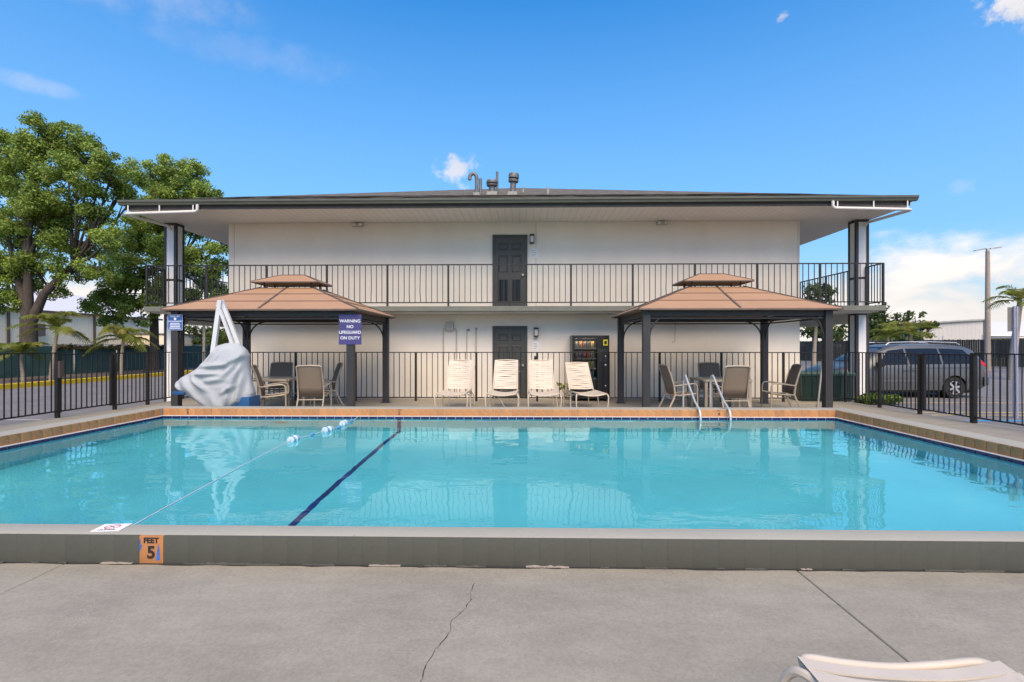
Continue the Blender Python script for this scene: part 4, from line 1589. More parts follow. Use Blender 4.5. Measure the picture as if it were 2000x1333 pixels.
G1, G2 = 'sling chairs by the draped pool lift', 'sling chairs by the pool rails'
table('beige patio table between four sling chairs beside the draped pool lift', (-5.90, 12.05, .02), R(2))
chair('sling chair half hidden behind the draped pool lift', (-5.47, 11.16, .028), face(1, .35), G1)
chair('sling chair at the table facing the pool, next to the half-hidden chair', (-6.22, 12.92, .015), face(.25, -1), G1)
chair('sling chair with its back to the pool, beside the warning sign post', (-4.64, 11.3, .028), face(-.12, 1), G1)
chair('sling chair facing the draped lift, nearest the iron fence', (-4.98, 12.72, .015), face(-1, -.6), G1)
table('beige patio table behind the pool rails', (4.62, 12.12, .02), R(0))
chair('sling chair in profile behind the pool rails, facing the green bin', (3.58, 11.72, .024), face(1, .12), G2)
chair('sling chair at the fence side of the table, facing the pool', (4.80, 13.0, .012), face(-.05, -1), G2)
chair('sling chair with its back to the pool, behind the second pool rail', (4.52, 11.25, .028), face(.02, 1), G2)
chair('sling chair in profile facing away from the green bin', (5.86, 11.85, .024), face(-1, .12), G2)

# ------------------------------------------------------------------ pool rails
pr = thing('pool_ladder', 'pair of bent stainless pool rails stepping into the water', 'ladder', (3.49, 9.6, 0))
for s in (-1, 1):
    x = s * .27
    MB().tube([(x, .74, deck_z(10.3)), (x, .74, .70), (x, .73, .82), (x, .68, .905), (x, .61, .925), (x, .55, .885), (x, .46, .80), (x, .05, .47), (x, -.17, .355), (x, -.235, .30), (x, -.26, .21), (x, -.26, -.9)], .020, 12).build('rail', STEEL, pr, smooth=True)
    MB().lathe([(.05, 0), (.05, .02), (.03, .03)], (x, .74, deck_z(10.3)), 14).build('escutcheon', STEEL, pr, smooth=30)
for z in (-.15, -.42, -.69):
    MB().bbox(-.27, .27, -.30, -.22, z - .015, z + .015, .008).build('step', PLASTER, pr)

# ------------------------------------------------------------------ float rope
rp = thing('float_rope', 'white rope with blue and white floats lying across the water', 'rope', (-3.05, 0, WZ))
FLW = pm('float_white', (.50, .62, .70), .35, .04)
FLB = pm('float_blue', (.05, .30, .55), .35, .08)
ys = [PY1 - .02, 9.0, 8.67, 8.3, 8.0, 7.6, 7.17, 6.4, 5.6, 4.8, 4.1, 3.6, 3.33]
xs = [-.0, .02, .0, .05, -.02, -.1, -.19, -.16, -.08, .02, .10, .17, .2]
zs = [.03, .004, .03, .01, .03, .012, .03, .008, .006, .006, .006, .008, .02]
MB().tube([(a, b, c) for a, b, c in zip(xs, ys, zs)], .0055, 6).build('rope', pm('rope_white', (.46, .55, .58), .7, .1, 30), rp, smooth=True)
for (i, big) in ((2, 1), (4, 1), (6, 1), (1, 0), (3, 0), (5, 0)):
    a = Vector((xs[i + 1] - xs[i - 1], ys[i + 1] - ys[i - 1], 0)).normalized()
    r = .055 if big else .024
    Ln = .10 if big else .045
    prof = [(.02, -Ln), (r * .8, -Ln), (r, -Ln * .85), (r, -Ln * .25), (r * .72, -Ln * .15), (r * .72, Ln * .15), (r, Ln * .25), (r, Ln * .85), (r * .8, Ln), (.02, Ln)]
    if not big:
        prof = [(.01, -Ln), (r, -Ln * .6), (r, Ln * .6), (.01, Ln)]
    f = MB().lathe(prof, n=16, axis='y').build('float', FLW if big else FLB, rp, smooth=35)
    f.location = (xs[i], ys[i], .022)
    f.rotation_euler = (0, 0, math.atan2(-a.x, a.y))
    if big:
        for s in (-1, 1):
            MB().lathe([(r * 1.015, -Ln * .12), (r * 1.03, 0), (r * 1.015, Ln * .12)], (0, s * Ln * .55, 0), 16, 'y').build('blue_band', FLB, f, smooth=True)

# ------------------------------------------------------------------ vending machine and snacks
VX0, VX1 = 1.35, 2.36
vm = thing('vending_machine', 'black snack vending machine against the motel wall', 'vending machine', ((VX0 + VX1) / 2, 14.33, 0))
hw, hd, hh = .505, .33, 1.80
m = MB()
MB().bbox(-hw, -hw + .06, -hd, hd, .06, hh, .008).build('side_panel', BLACK, vm)
MB().bbox(.17, hw, -hd, hd, .06, hh, .008).build('control_cabinet', BLACK, vm)
MB().box(-hw + .061, .169, hd - .05, hd, .08, hh - .01).build('back_panel', pm('vend_back', (.02, .02, .022), .6), vm)
MB().bbox(-hw + .061, .169, -hd, hd - .051, hh - .09, hh, .006).build('top_panel', BLACK, vm)
MB().bbox(-hw + .061, .169, -hd, hd - .051, .06, .60, .006).build('lower_panel', BLACK, vm)
MB().box(-.28, .06, -hd - .006, -hd - .001, .26, .42).build('delivery_flap', pm('flap', (.03, .03, .032), .25), vm)
for s in (-1, 1):
    for y in (-.25, .25):
        MB().lathe([(.03, 0), (.03, .06)], (s * .42, y, 0), 10).build('foot', BLACK, vm)
shelf_z = (.63, .90, 1.17, 1.45)
for z in shelf_z:
    MB().box(-hw + .062, .168, -hd + .05, hd - .06, z - .02, z).build('shelf', pm('vend_shelf', (.05, .05, .052), .5), vm)
    MB().box(-hw + .062, .168, -hd + .044, -hd + .049, z - .03, z + .005).build('price_strip', pm('price_strip', (.25, .22, .2), .5), vm)
led = bpy.data.materials.new('led_strip')
led.use_nodes = True
led.node_tree.nodes['Principled BSDF'].inputs['Emission Color'].default_value = (1, .96, .9, 1)
led.node_tree.nodes['Principled BSDF'].inputs['Emission Strength'].default_value = 22.0
MB().box(-hw + .062, .168, -hd + .0, -hd + .012, hh - .135, hh - .091).build('light_valance', BLACK, vm)
MB().box(-hw + .07, .16, -hd + .016, -hd + .03, hh - .10, hh - .091).build('led_strip', led, vm)
cab = MB().box(.21, .45, -hd - .004, -hd - .001, 1.08, 1.42).build('keypad', pm('keypad', (.035, .035, .04), .3), vm)
MB().box(.34, .46, -hd - .006, -hd - .001, 1.52, 1.68).build('yellow_label', pm('yellow_label', (.70, .60, .06), .5), vm)
MB().box(.365, .435, -hd - .0075, -hd - .0062, 1.55, 1.645).build('label_print', PRINTK, vm)
for (z, r) in ((1.23, .022), (.99, .03), (.42, .02)):
    MB().lathe([(r, 0), (r * .9, -.012), (r * .4, -.016)], (.40, -hd - .001, z), 14, 'y').build('coin_plate', pm('coin_metal', (.7, .7, .7), .3, metal=.8), vm)
snk_cols = [[('grey-green', (.20, .24, .20)), ('orange', (.62, .20, .10)), ('brown', (.28, .16, .10)), ('dark grey', (.10, .11, .10)), ('golden', (.60, .36, .10))],
            [('rust', (.42, .16, .07)), ('light blue', (.14, .28, .50)), ('red', (.62, .08, .08)), ('bright red', (.55, .10, .06)), ('pale pink', (.62, .40, .34))],
            [('olive', (.26, .22, .12)), ('blue', (.12, .24, .48)), ('crimson', (.50, .06, .10)), ('mustard', (.55, .40, .08)), ('tan', (.55, .40, .24))],
            [('beige', (.52, .44, .36)), ('violet', (.26, .24, .40)), ('black', (.02, .03, .03)), ('mint green', (.25, .45, .36)), ('slate', (.16, .20, .24))]]
for r_, row in enumerate(snk_cols):
    z = shelf_z[3 - r_]
    for c_, (nm, colr) in enumerate(row):
        x = (VX0 + VX1) / 2 - hw + .13 + c_ * .108
        m = MB()
        rws = []
        h_ = .185
        for (tt, th, w) in ((0, .002, .046), (.06, .012, .047), (.25, .03, .045), (.5, .036, .044), (.75, .03, .045), (.94, .012, .047), (1, .002, .047)):
            rws.append([(w * math.cos(a), th * math.sin(a), h_ * tt) for a in [2 * math.pi * k / 10 for k in range(10)]])
        m.grid(rws, closed_u=True)
        o = m.build('snack_packet', pm('packet_' + nm.replace(' ', '_'), colr, .3, .5, 18), None, smooth=True, loc=(x, 14.33 - hd + .095, z + .001))
        o.rotation_euler = (R(-4), 0, R(random.uniform(-8, 8)))
        tag(o, f"{nm} snack packet on the {('top', 'second', 'third', 'lowest')[r_]} shelf inside the vending machine", 'snack', 'snack packets in the vending machine')
gl = bpy.data.materials.new('clear_pane')
gl.use_nodes = True
_n, _l = gl.node_tree.nodes, gl.node_tree.links
_tr = N(_n, 'ShaderNodeBsdfTransparent')
_tr.inputs[0].default_value = (.9, .93, .93, 1)
_gs = N(_n, 'ShaderNodeBsdfGlossy')
_gs.inputs['Roughness'].default_value = .02
_fr = N(_n, 'ShaderNodeFresnel')
_mx = N(_n, 'ShaderNodeMixShader')
_l.new(_fr.outputs[0], _mx.inputs[0])
_l.new(_tr.outputs[0], _mx.inputs[1])
_l.new(_gs.outputs[0], _mx.inputs[2])
_l.new(_mx.outputs[0], _n['Material Output'].inputs[0])
MB().box(-hw + .062, .168, -hd + .002, -hd + .006, .605, hh - .137).build('glass_front', gl, vm)

# ------------------------------------------------------------------ green bin, pole, small plant
gb = thing('storage_bin', 'dark green plastic storage bin with paler lid behind the iron fence', 'bin', (8.27, 14.36, 0))
m = MB()
rws = []
for (z, s) in ((0.01, .94), (.05, .96), (.70, 1.0)):
    rws.append([(sx * .70 * s, sy * .29 * s, z) for sx, sy in ((-1, -1), (1, -1), (1, 1), (-1, 1))])
m.grid(rws, closed_u=True)
m.f.append((0, 1, 2, 3)); m.m.append(0)
m.f.append((8, 9, 10, 11)); m.m.append(0)
m.build('tub', GREENBIN, gb)
for k in range(7):
    x = -.58 + k * .193
    MB().bar((x * .95, -.283, .06), (x, -.297, .66), .05, .018, up=(0, 1, 0)).build('rib', GREENBIN, gb)
rws = [[(sx * .74 * s, sy * .325 * s, z) for sx, sy in ((-1, -1), (1, -1), (1, 1), (-1, 1))] for (z, s) in ((.705, 1.0), (.755, 1.0), (.80, .92), (.815, .6))]
m = MB()
m.grid(rws, closed_u=True)
m.f.append((12, 13, 14, 15)); m.m.append(0)
m.build('lid', GREENLID, gb)
po = thing('pool_pole', 'thin pale pole leaning against the gazebo eave beside the green bin', 'pole', (6.60, 11.62, .025))
MB().tube([(0, 0, 0), (-.01, -.41, 2.24)], .019, 10).build('shaft', pm('pole_alu', (.58, .55, .48), .4, metal=.2), po, smooth=True)
MB().lathe([(.026, 0), (.026, .16), (.02, .17)], (0, 0, 0), 12).build('grip', pm('pole_grip', (.4, .38, .33), .7), po)


# ------------------------------------------------------------------ leaves and trees
def leaf_mesh(name, centers, radii, per, size, mat, squash=.75, seed=0, up=.35, tint_by='clump'):
    """thousands of small leaf faces scattered through clumps"""
    rg = np.random.default_rng(seed)
    V, T = [], []
    for (c, r) in zip(centers, radii):
        n = max(6, int(per * (r ** 1.6)))
        d = rg.normal(size=(n, 3))
        d /= np.linalg.norm(d, axis=1)[:, None]
        rad = r * (rg.random(n) ** .45)
        P = np.array(c) + d * rad[:, None] * np.array([1, 1, squash])
        nrm = d * .6 + rg.normal(size=(n, 3)) * .7 + np.array([0, 0, up])
        nrm /= np.linalg.norm(nrm, axis=1)[:, None]
        a = np.cross(nrm, rg.normal(size=(n, 3)))
        a /= np.linalg.norm(a, axis=1)[:, None] + 1e-9
        b = np.cross(nrm, a)
        s = size * rg.uniform(.6, 1.35, n)[:, None]
        q = np.stack([P - a * s, P - b * s * .55, P + a * s, P + b * s * .55], axis=1)
        V.append(q.reshape(-1, 3))
        base = rg.uniform(.15, .75)
        tint = np.clip(base + rg.normal(size=n) * .16, 0, .9)
        tint = np.where(rg.random(n) < .03, .99, tint)
        T.append(np.repeat(tint, 4))
    V = np.concatenate(V)
    T = np.concatenate(T)
    nf = len(V) // 4
    me = bpy.data.meshes.new(name)
    me.vertices.add(len(V))
    me.vertices.foreach_set('co', V.astype(np.float32).ravel())
    me.loops.add(nf * 4)
    me.loops.foreach_set('vertex_index', np.arange(nf * 4, dtype=np.int32))
    me.polygons.add(nf)
    me.polygons.foreach_set('loop_start', np.arange(0, nf * 4, 4, dtype=np.int32))
    me.polygons.foreach_set('loop_total', np.full(nf, 4, dtype=np.int32))
    at_ = me.attributes.new('tint', 'FLOAT', 'POINT')
    at_.data.foreach_set('value', T.astype(np.float32))
    me.materials.append(mat)
    me.update()
    me.validate()
    return me


def tree(name, label, base, lobes, trunk_r, fork_z, seed, mat, leaf=.12, per=330, sub=.42, dens=9, forks=None, group=None, gz=-.16):
    """lobes: (x, y, z, r) in world metres"""
    rg = random.Random(seed)
    t = thing(name, label, 'tree', (base[0], base[1], gz), 0, group)
    bx, by, bz = base[0], base[1], gz
    C, Rd = [], []
    for (x, y, z, r) in lobes:
        nsub = max(4, int(dens * (r / 1.6) ** 2))
        for k in range(nsub):
            d = Vector((rg.gauss(0, 1), rg.gauss(0, 1), rg.gauss(0, 1))).normalized()
            rr = r * (rg.uniform(.35, 1.0) ** .6)
            C.append((x + d.x * rr - bx, y + d.y * rr - by, z + d.z * rr * .8 - bz))
            Rd.append(sub * rg.uniform(.65, 1.35) * min(1.4, (.6 + r * .3)))
    put('crown', leaf_mesh('crown', C, Rd, per, leaf, mat, seed=seed), t)
    m = MB()
    fz = fork_z - bz
    m.tube([(0, 0, 0), (.02, 0, fz * .15), (.05 * trunk_r, 0, fz * .6), (0, 0, fz)], [trunk_r * 1.35, trunk_r * 1.05, trunk_r * .95, trunk_r * .9], 12)
    FK = forks or [(0, 0, 1)]
    tips = []
    for (dx, dy, dz, fr) in (forks or []):
        q = Vector((dx, dy, fz + dz))
        m.tube([(dx * .05, dy * .05, fz - trunk_r * .9), (dx * .35, dy * .35, fz + dz * .45), tuple(q)], [trunk_r * fr * 1.25, trunk_r * fr, trunk_r * fr * .75], 10)
        tips.append((q, trunk_r * fr * .72))
    if not tips:
        tips = [(Vector((0, 0, fz)), trunk_r * .8)]
    for (x, y, z, r) in lobes:
        c = Vector((x - bx, y - by, z - bz))
        q, tr = min(tips, key=lambda w: (w[0] - c).length)
        mid = q.lerp(c, .5) + Vector((rg.uniform(-.3, .3), rg.uniform(-.3, .3), -.1 * (c - q).length))
        m.tube([tuple(q), tuple(mid), tuple(c)], [tr * .7, tr * .4, tr * .14 + .015], 7)
        for k in range(4):
            d = Vector((rg.gauss(0, 1), rg.gauss(0, 1), rg.gauss(0, .7))).normalized() * r * .85
            s = mid.lerp(c, rg.uniform(.3, 1))
            m.tube([tuple(s), tuple(s.lerp(c + d, .55) + Vector((0, 0, -.06 * r))), tuple(c + d)], [tr * .22 + .01, tr * .12 + .008, .008], 5)
    m.build('trunk', BARK, t, smooth=True)
    return t


def lobes_px(lst, Y, seed, dspread=1.0):
    rg = random.Random(seed)
    out = []
    for (px, py, r) in lst:
        p = at(px, py, Y)
        k = Y / 1000
        yy = Y + rg.uniform(-1, 1) * r * k * .9 * dspread
        s = yy / Y
        out.append((p.x * s, yy, CAM_Z + (p.z - CAM_Z) * s, r * k * s))
    return out


oak_px = [(75, 262, 40), (130, 268, 42), (45, 300, 48), (180, 300, 44), (100, 320, 60), (225, 318, 40), (150, 345, 52), (30, 350, 50), (195, 365, 38), (85, 385, 55), (255, 345, 28), (12, 285, 35), (-30, 330, 50),
          (30, 420, 55), (130, 415, 55), (190, 425, 36), (85, 455, 55), (20, 500, 52), (155, 470, 50), (-40, 430, 55), (75, 520, 45), (215, 470, 32), (140, 530, 40), (25, 560, 40), (195, 520, 38), (-50, 520, 55), (95, 565, 26), (45, 590, 22), (-30, 590, 35), (240, 375, 20), (262, 385, 18)]
tree('oak_tree', 'big spreading oak behind the green fence, its trunk forked low', (-25.9, 26.3), lobes_px(oak_px, 26.5, 3), .40, 3.0, 21, OAK, leaf=.066, per=950, sub=.46, dens=27,
     forks=[(-.9, .1, 2.6, .50), (.15, -.2, 2.9, .54), (2.1, .3, 2.8, .5)])
oak2_px = [(318, 322, 28), (300, 345, 36), (345, 345, 38), (375, 340, 30), (400, 375, 34), (355, 380, 44), (310, 390, 44), (275, 420, 34), (415, 385, 22), (340, 430, 48), (385, 430, 44), (290, 460, 48), (425, 455, 26), (250, 480, 42),
           (350, 490, 50), (405, 500, 40), (225, 530, 42), (290, 530, 46), (435, 520, 20), (370, 545, 46), (250, 575, 42), (320, 580, 44), (205, 590, 34), (185, 612, 24), (270, 610, 36), (425, 560, 28), (225, 625, 26), (390, 590, 34), (440, 480, 18)]
tree('oak_tree', 'darker oak standing behind the motel corner and white drain pipe', (-23.6, 32.3), lobes_px(oak2_px, 32, 8), .26, 4.0, 22, OAK, leaf=.08, per=700, sub=.50, dens=25,
     forks=[(-.8, .1, 2.2, .7), (1.3, .0, 2.6, .7)])


def palm(label, base, h, seed, nf=14, fl=1.9, lean=(0, 0), tr=.09, gz=-.12, droop=1.0, mat=None, group=None):
    rg = random.Random(seed)
    t = thing('palm_tree', label, 'palm', (base[0], base[1], gz), 0, group)
    top = Vector((lean[0], lean[1], h))
    m = MB()
    n = 9
    m.tube([(lean[0] * (k / n) ** 1.5, lean[1] * (k / n) ** 1.5, h * k / n) for k in range(n + 1)], [tr * (1.35 - .5 * k / n + (.06 if k % 2 else 0)) for k in range(n + 1)], 10)
    m.build('trunk', PALMT, t, smooth=True)
    m = MB()
    m.tube([tuple(top - Vector((0, 0, .1))), tuple(top + Vector((0, 0, .32)))], [tr * .9, tr * .55], 8)
    m.build('crownshaft', pm('palm_shaft', (.28, .33, .12), .6, .2), t, smooth=True)
    for i in range(nf):
        az = 2 * math.pi * i / nf + rg.uniform(-.25, .25)
        el = rg.uniform(.75, 1.42) if i % 5 < 3 else rg.uniform(.05, .6)
        L = fl * rg.uniform(.75, 1.1)
        d = Vector((math.cos(az), math.sin(az), 0))
        pts = []
        for k in range(9):
            s = k / 8
            out = L * (s * math.cos(el) + .25 * s * s * math.sin(el))
            z = L * (s * math.sin(el) * 1.12 - droop * .66 * s ** 2.3 * (.6 + .4 * math.sin(el)))
            pts.append(top + Vector((0, 0, .2)) + d * out + Vector((0, 0, z)))
        V, F, T = [], [], []
        side = d.cross(Vector((0, 0, 1)))
        tb = rg.uniform(.25, .75) if rg.random() > .15 else .97
        # rachis
        for k in range(8):
            o = len(V)
            w = .016 * (1 - k / 9)
            V += [pts[k] - side * w, pts[k] + side * w, pts[k + 1] + side * w * .9, pts[k + 1] - side * w * .9]
            F.append((o, o + 1, o + 2, o + 3))
            T += [tb] * 4
        nl = 22
        for k in range(1, nl + 1):
            s = k / (nl + .5)
            f = s * 8
            i0 = min(7, int(f))
            c = pts[i0].lerp(pts[i0 + 1], f - i0)
            tg = (pts[i0 + 1] - pts[i0]).normalized()
            ll = L * .29 * math.sin(math.pi * (.12 + .8 * s)) + .06
            for sd in (-1, 1):
                dirv = (side * sd * .85 + tg * .55 + Vector((0, 0, .18 - .5 * s * droop + rg.uniform(-.2, .12)))).normalized()
                tip = c + dirv * ll + Vector((0, 0, -.18 * ll * droop))
                midp = c + dirv * ll * .5
                w = tg * .022
                o = len(V)
                V += [c - w * .6, c + w * .6, midp + w, tip, midp - w]
                F.append((o, o + 1, o + 2, o + 3, o + 4))
                tt = min(.99, max(0, tb + rg.uniform(-.12, .12)))
                T += [tt] * 5
        me = bpy.data.meshes.new('frond')
        me.from_pydata([tuple(v) for v in V], [], F)
        a = me.attributes.new('tint', 'FLOAT', 'POINT')
        a.data.foreach_set('value', T)
        me.materials.append(mat or PALML)
        me.update()
        put('frond', me, t)
    return t


PG = 'palms along the driveway bed'
palm('palm by the yellow kerb with its fronds spread before the big oak trunk', (-21.3, 22.7), 2.1, 1, 15, 1.7, (.25, 0), .075, ZA + .06, group=PG)
palm('small low palm growing at the foot of the taller kerbside palm', (-21.9, 22.0), 1.05, 9, 12, 1.25, (-.15, 0), .06, ZA + .06, group=PG)
palm('drooping darker palm under the second oak', (-22.0, 27.6), 1.75, 3, 15, 1.8, (.1, 0), .08, ZA + .06, droop=1.35, group=PG)
palm('bright palm seen between the motel column and the lift mast', (-24.5, 41), 1.6, 4, 14, 2.2, (0, 0), .1, -.16, group=PG)
palm('palm seen through the arms of the lift mast', (-21.9, 39.5), 1.35, 5, 12, 2.0, (0, 0), .1, -.16, group=PG)


def shrub(label, base, lobes, seed, mat=SHRUB, leaf=.05, per=800, name='shrub', group=None):
    t = thing(name, label, 'shrub', base, 0, group)
    rg = random.Random(seed)
    C, Rd = [], []
    for (x, y, z, r) in lobes:
        for k in range(12):
            d = Vector((rg.gauss(0, 1), rg.gauss(0, 1), abs(rg.gauss(0, 1)))).normalized() * r * rg.uniform(.3, 1)
            C.append((x + d.x, y + d.y, max(.04, z + d.z * .8)))
            Rd.append(r * .45)
    put('foliage', leaf_mesh('foliage', C, Rd, per, leaf, mat, seed=seed), t)
    for (x, y, z, r) in lobes:
        for k in range(2):
            a = rg.uniform(0, 6.28)
            MB().tube([(x, y, 0), (x + math.cos(a) * r * .4, y + math.sin(a) * r * .4, z + r * .5)], [.014, .006], 5).build('stem', BARK, t)
    return t


# fringe of dry vines along the green fence top
shrub('dry brown vine creeping along the green fence top', (-24.9, 30.5, 1.25), [(0, k * .7 - 3.5, .1, .28) for k in range(12)], 31, leaf_mat('dry_vine', (.10, .075, .04), (.22, .20, .08)), .06, 700, 'vine')
SG = 'low green shrubs by the minivan'
for i, (px, py, Y, w) in enumerate([(1700, 785, 14.3, .32), (1720, 783, 14.5, .30), (1742, 784, 14.4, .28)]):
    p = at(px, py, Y)
    shrub(('low bright green shrub at the foot of the motel column', 'low green shrub between two others by the minivan', 'low green shrub nearest the minivan door')[i], (p.x, Y, ZA), [(0, 0, .12, w * .8), (.16, .1, .08, w * .6), (-.15, .05, .06, w * .55)], 40 + i, SHRUB, .045, 900, group=SG)
# weed beside the vending machine
p = at(1105, 780, 14.25)
t = thing('potted_weed', 'small yellow-green weed growing beside the vending machine', 'plant', (p.x, 14.25, 0))
C = []
m = MB()
for k in range(6):
    a = k * 1.05
    tip = (math.cos(a) * .13 + (-.12 if k == 2 else 0), math.sin(a) * .08, .32 + .06 * (k % 3))
    MB().tube([(0, 0, 0), (tip[0] * .4, tip[1] * .4, tip[2] * .65), tip], [.009, .007, .004], 5).build('stem', pm('weed_stem', (.28, .22, .08), .8), t)
    C.append(tip)
put('leaves', leaf_mesh('leaves', C, [.07] * 6, 900, .05, PALML, seed=4), t)

# far foliage seen through the left passage and at right
FG = 'far trees beyond the parking lot'
tree('far_tree', 'dark tree seen under the motel walkway behind the lift mast', (-29.5, 58), lobes_px([(372, 648, 22), (395, 655, 24), (418, 650, 22), (440, 655, 22), (460, 650, 20), (385, 670, 20), (430, 672, 20)], 56, 5), .25, 2.5, 51, FARLEAF, leaf=.22, per=90, sub=.75, dens=9, group=FG)
tree('far_tree', 'round tree just past the upper walkway corner post', (41, 62), lobes_px([(1700, 628, 24), (1725, 615, 24), (1745, 625, 18), (1690, 650, 22), (1725, 648, 26), (1755, 650, 14), (1668, 640, 18), (1650, 655, 18)], 58, 6), .3, 2.5, 52, FARLEAF, leaf=.22, per=95, sub=.75, dens=9, group=FG)
tree('far_tree', 'wispy dark tree beside the grey metal building', (50, 66), lobes_px([(1772, 632, 17), (1787, 618, 14), (1800, 634, 14), (1816, 640, 12), (1775, 655, 18), (1800, 655, 16), (1828, 634, 6)], 64, 7), .22, 2.5, 53, FARLEAF, leaf=.22, per=75, sub=.65, dens=7, group=FG)
tree('far_tree', 'tall tree top seen through the upper walkway railing', (31, 55), lobes_px([(1578, 572, 18), (1600, 565, 18), (1618, 578, 14), (1585, 600, 24), (1612, 600, 20), (1575, 640, 26), (1610, 640, 26), (1640, 650, 22)], 52, 8), .3, 2.5, 54, FARLEAF, leaf=.2, per=95, sub=.7, dens=9, group=FG)
RG = 'palms along the dark slat fence'
palm('yellowish palm seen beside the motel column through the ground passage', (25.0, 44.5), 3.3, 6, 16, 2.2, (.2, 0), .13, -.12, group=RG)
palm('yellow-green palm above the minivan roof, nearer the column', (30.2, 43), 2.3, 7, 16, 2.0, (0, 0), .12, -.12, group=RG)
palm('bushy palm above the minivan roof, next to the grey metal building', (33.2, 44.5), 2.5, 8, 18, 2.3, (0, 0), .13, -.12, group=RG)
palm('leaning palm behind the back of the tilted sign', (23.6, 25.2), 3.6, 12, 12, 1.7, (.55, .2), .13, ZA, group=RG)
palm('palm cut off by the picture edge past the light pole', (31.5, 29.6), 4.6, 13, 12, 2.2, (.3, 0), .13, ZA, group=RG)

# ------------------------------------------------------------------ green screened fence and beige metal building
gf = thing('screened_fence', 'chain-link fence covered with green windscreen along the driveway bed', 'fence')
for k in range(20):
    y0 = 4 + k * 3.0
    rows = []
    for j in range(5):
        z = -.1 + 1.6 * j / 4
        rows.append([(-25.0 + .03 * math.sin(i * 1.3 + k) * math.sin(math.pi * j / 4), y0 + .04 + 2.92 * i / 8, z + (.02 * math.sin(i * .8) if j == 4 else 0)) for i in range(9)])
    o = MB().grid(rows).build('screen_panel', SCREEN, gf)
    so = o.modifiers.new('thick', 'SOLIDIFY')
    so.thickness = .01
    MB().tube([(-25.06, y0, -.1), (-25.06, y0, 1.6)], .03, 8).build('fence_post', GALV, gf)
MB().tube([(-25.05, 4, 1.58), (-25.05, 64, 1.58)], .022, 6).build('top_rail', GALV, gf)
mb = thing('metal_building', 'long beige metal building with pale roof behind the green fence', 'building')
BX = -42.0
MB().box(BX - 18, BX, 8, 58, -.16, 4.65).build('wall', METALW, mb)
MB().add([(BX + .35, 7.6, 4.6), (BX + .35, 58.4, 4.6), (BX - 9, 58.4, 7.3), (BX - 9, 7.6, 7.3), (BX - 18.3, 7.6, 4.6), (BX - 18.3, 58.4, 4.6)], [(0, 1, 2, 3), (3, 2, 5, 4), (0, 3, 4), (1, 5, 2)]).build('roof', METALR, mb)
MB().box(BX + .2, BX + .38, 7.6, 58.4, 4.44, 4.61).build('eave_gutter', BROWNT, mb)
for y in (40.9, 49.3, 57.6):
    MB().box(BX + .002, BX + .12, y - .09, y + .09, -.1, 4.44).build('downspout', BROWNT, mb)
MB().bbox(BX + .002, BX + .5, 42.6, 43.7, 2.35, 3.4, .03).build('air_conditioner', pm('ac_brown', (.12, .09, .08), .6), mb)
MB().box(BX + .5, BX + 5, 53, 62, -.16, 2.7).build('annexe', METALW, mb)
MB().box(BX + .45, BX + 5.1, 52.9, 62.1, 2.7, 2.82).build('annexe_cap', BROWNT, mb)
# pale building and pole in the left passage
o = thing('pale_outbuilding', 'pale low building glimpsed through the ground passage behind the lift', 'building')
MB().box(-36, -22, 70, 78, -.16, 3.3).build('wall', pm('pale_render', (.72, .70, .68), .8), o)
MB().box(-36.3, -21.7, 69.7, 78.3, 3.3, 3.6).build('roof_edge', pm('pale_roof', (.6, .58, .56), .7), o)
for i in range(3):
    MB().box(-34 + i * 4, -32.6 + i * 4, 69.96, 69.995, .9, 2.2).build('window', GLASSD, o)
p = at(398, 700, 33)
o = thing('timber_pole', 'thin pale pole standing beyond the ground passage', 'pole', (p.x, 33, -.16))
MB().tube([(0, 0, 0), (.02, 0, 4.2)], [.09, .07], 8).build('shaft', pm('pole_tan', (.42, .36, .30), .8), o, smooth=True)
MB().lathe([(.1, 0), (.1, .03), (.03, .08)], (.02, 0, 4.2), 10).build('cap', GALV, o)

# ------------------------------------------------------------------ dark slat fence, pole lamp, far shed
sf = thing('slat_fence', 'dark slatted privacy fence along the far side of the lot', 'fence')
A, B = Vector((26.0, 62.0, 0)), Vector((40.5, 28.0, 0))
dv = (B - A)
Lf = dv.length
dn = dv.normalized()
ang = math.atan2(dn.y, dn.x)
slat = MB().box(-.065, .065, -.012, .012, -.12, 2.0).mesh('slat')
slat.materials.append(SLATF)
nsl = int(Lf / .15)
for i in range(nsl):
    c = A + dn * (i * .15)
    o = put('slat', slat, sf, (c.x, c.y, random.uniform(-.02, .03)), ang + random.uniform(-.06, .06))
for i in range(15):
    c = A + dn * (i * Lf / 14)
    MB().tube([(c.x + .06, c.y + .03, -.12), (c.x + .06, c.y + .03, 2.35)], .035, 8).build('post', GALV, sf)
MB().tube([tuple(A + Vector((.06, .03, 1.9))), tuple(B + Vector((.06, .03, 1.9)))], .025, 6).build('rail', GALV, sf)
q = [A - Vector((1.9, .8, 0)), B - Vector((1.9, .8, 0)), B, A]
struct(MB().add([(v.x, v.y, -.05) for v in q] + [(v.x, v.y, -.16) for v in q], [(0, 1, 2, 3), (0, 4, 5, 1), (3, 2, 6, 7)]).build('grass_verge', pm('verge_grass', (.13, .20, .04), .95, .35, 3, bump=.5, bscale=30)), 'strip of green grass at the foot of the dark slat fence')
kb = thing('concrete_kerb', 'grey concrete kerb edging the grass by the dark slat fence', 'kerb')
for i in range(12):
    a = A - Vector((2.0, .85, 0)) + dn * (i * Lf / 12 + .01)
    b = A - Vector((2.0, .85, 0)) + dn * ((i + 1) * Lf / 12 - .01)
    MB().bar((a.x, a.y, -.06), (b.x, b.y, -.06), .18, .16).build('kerb_block', pm('kerb_grey', (.30, .29, .28), .9), kb)

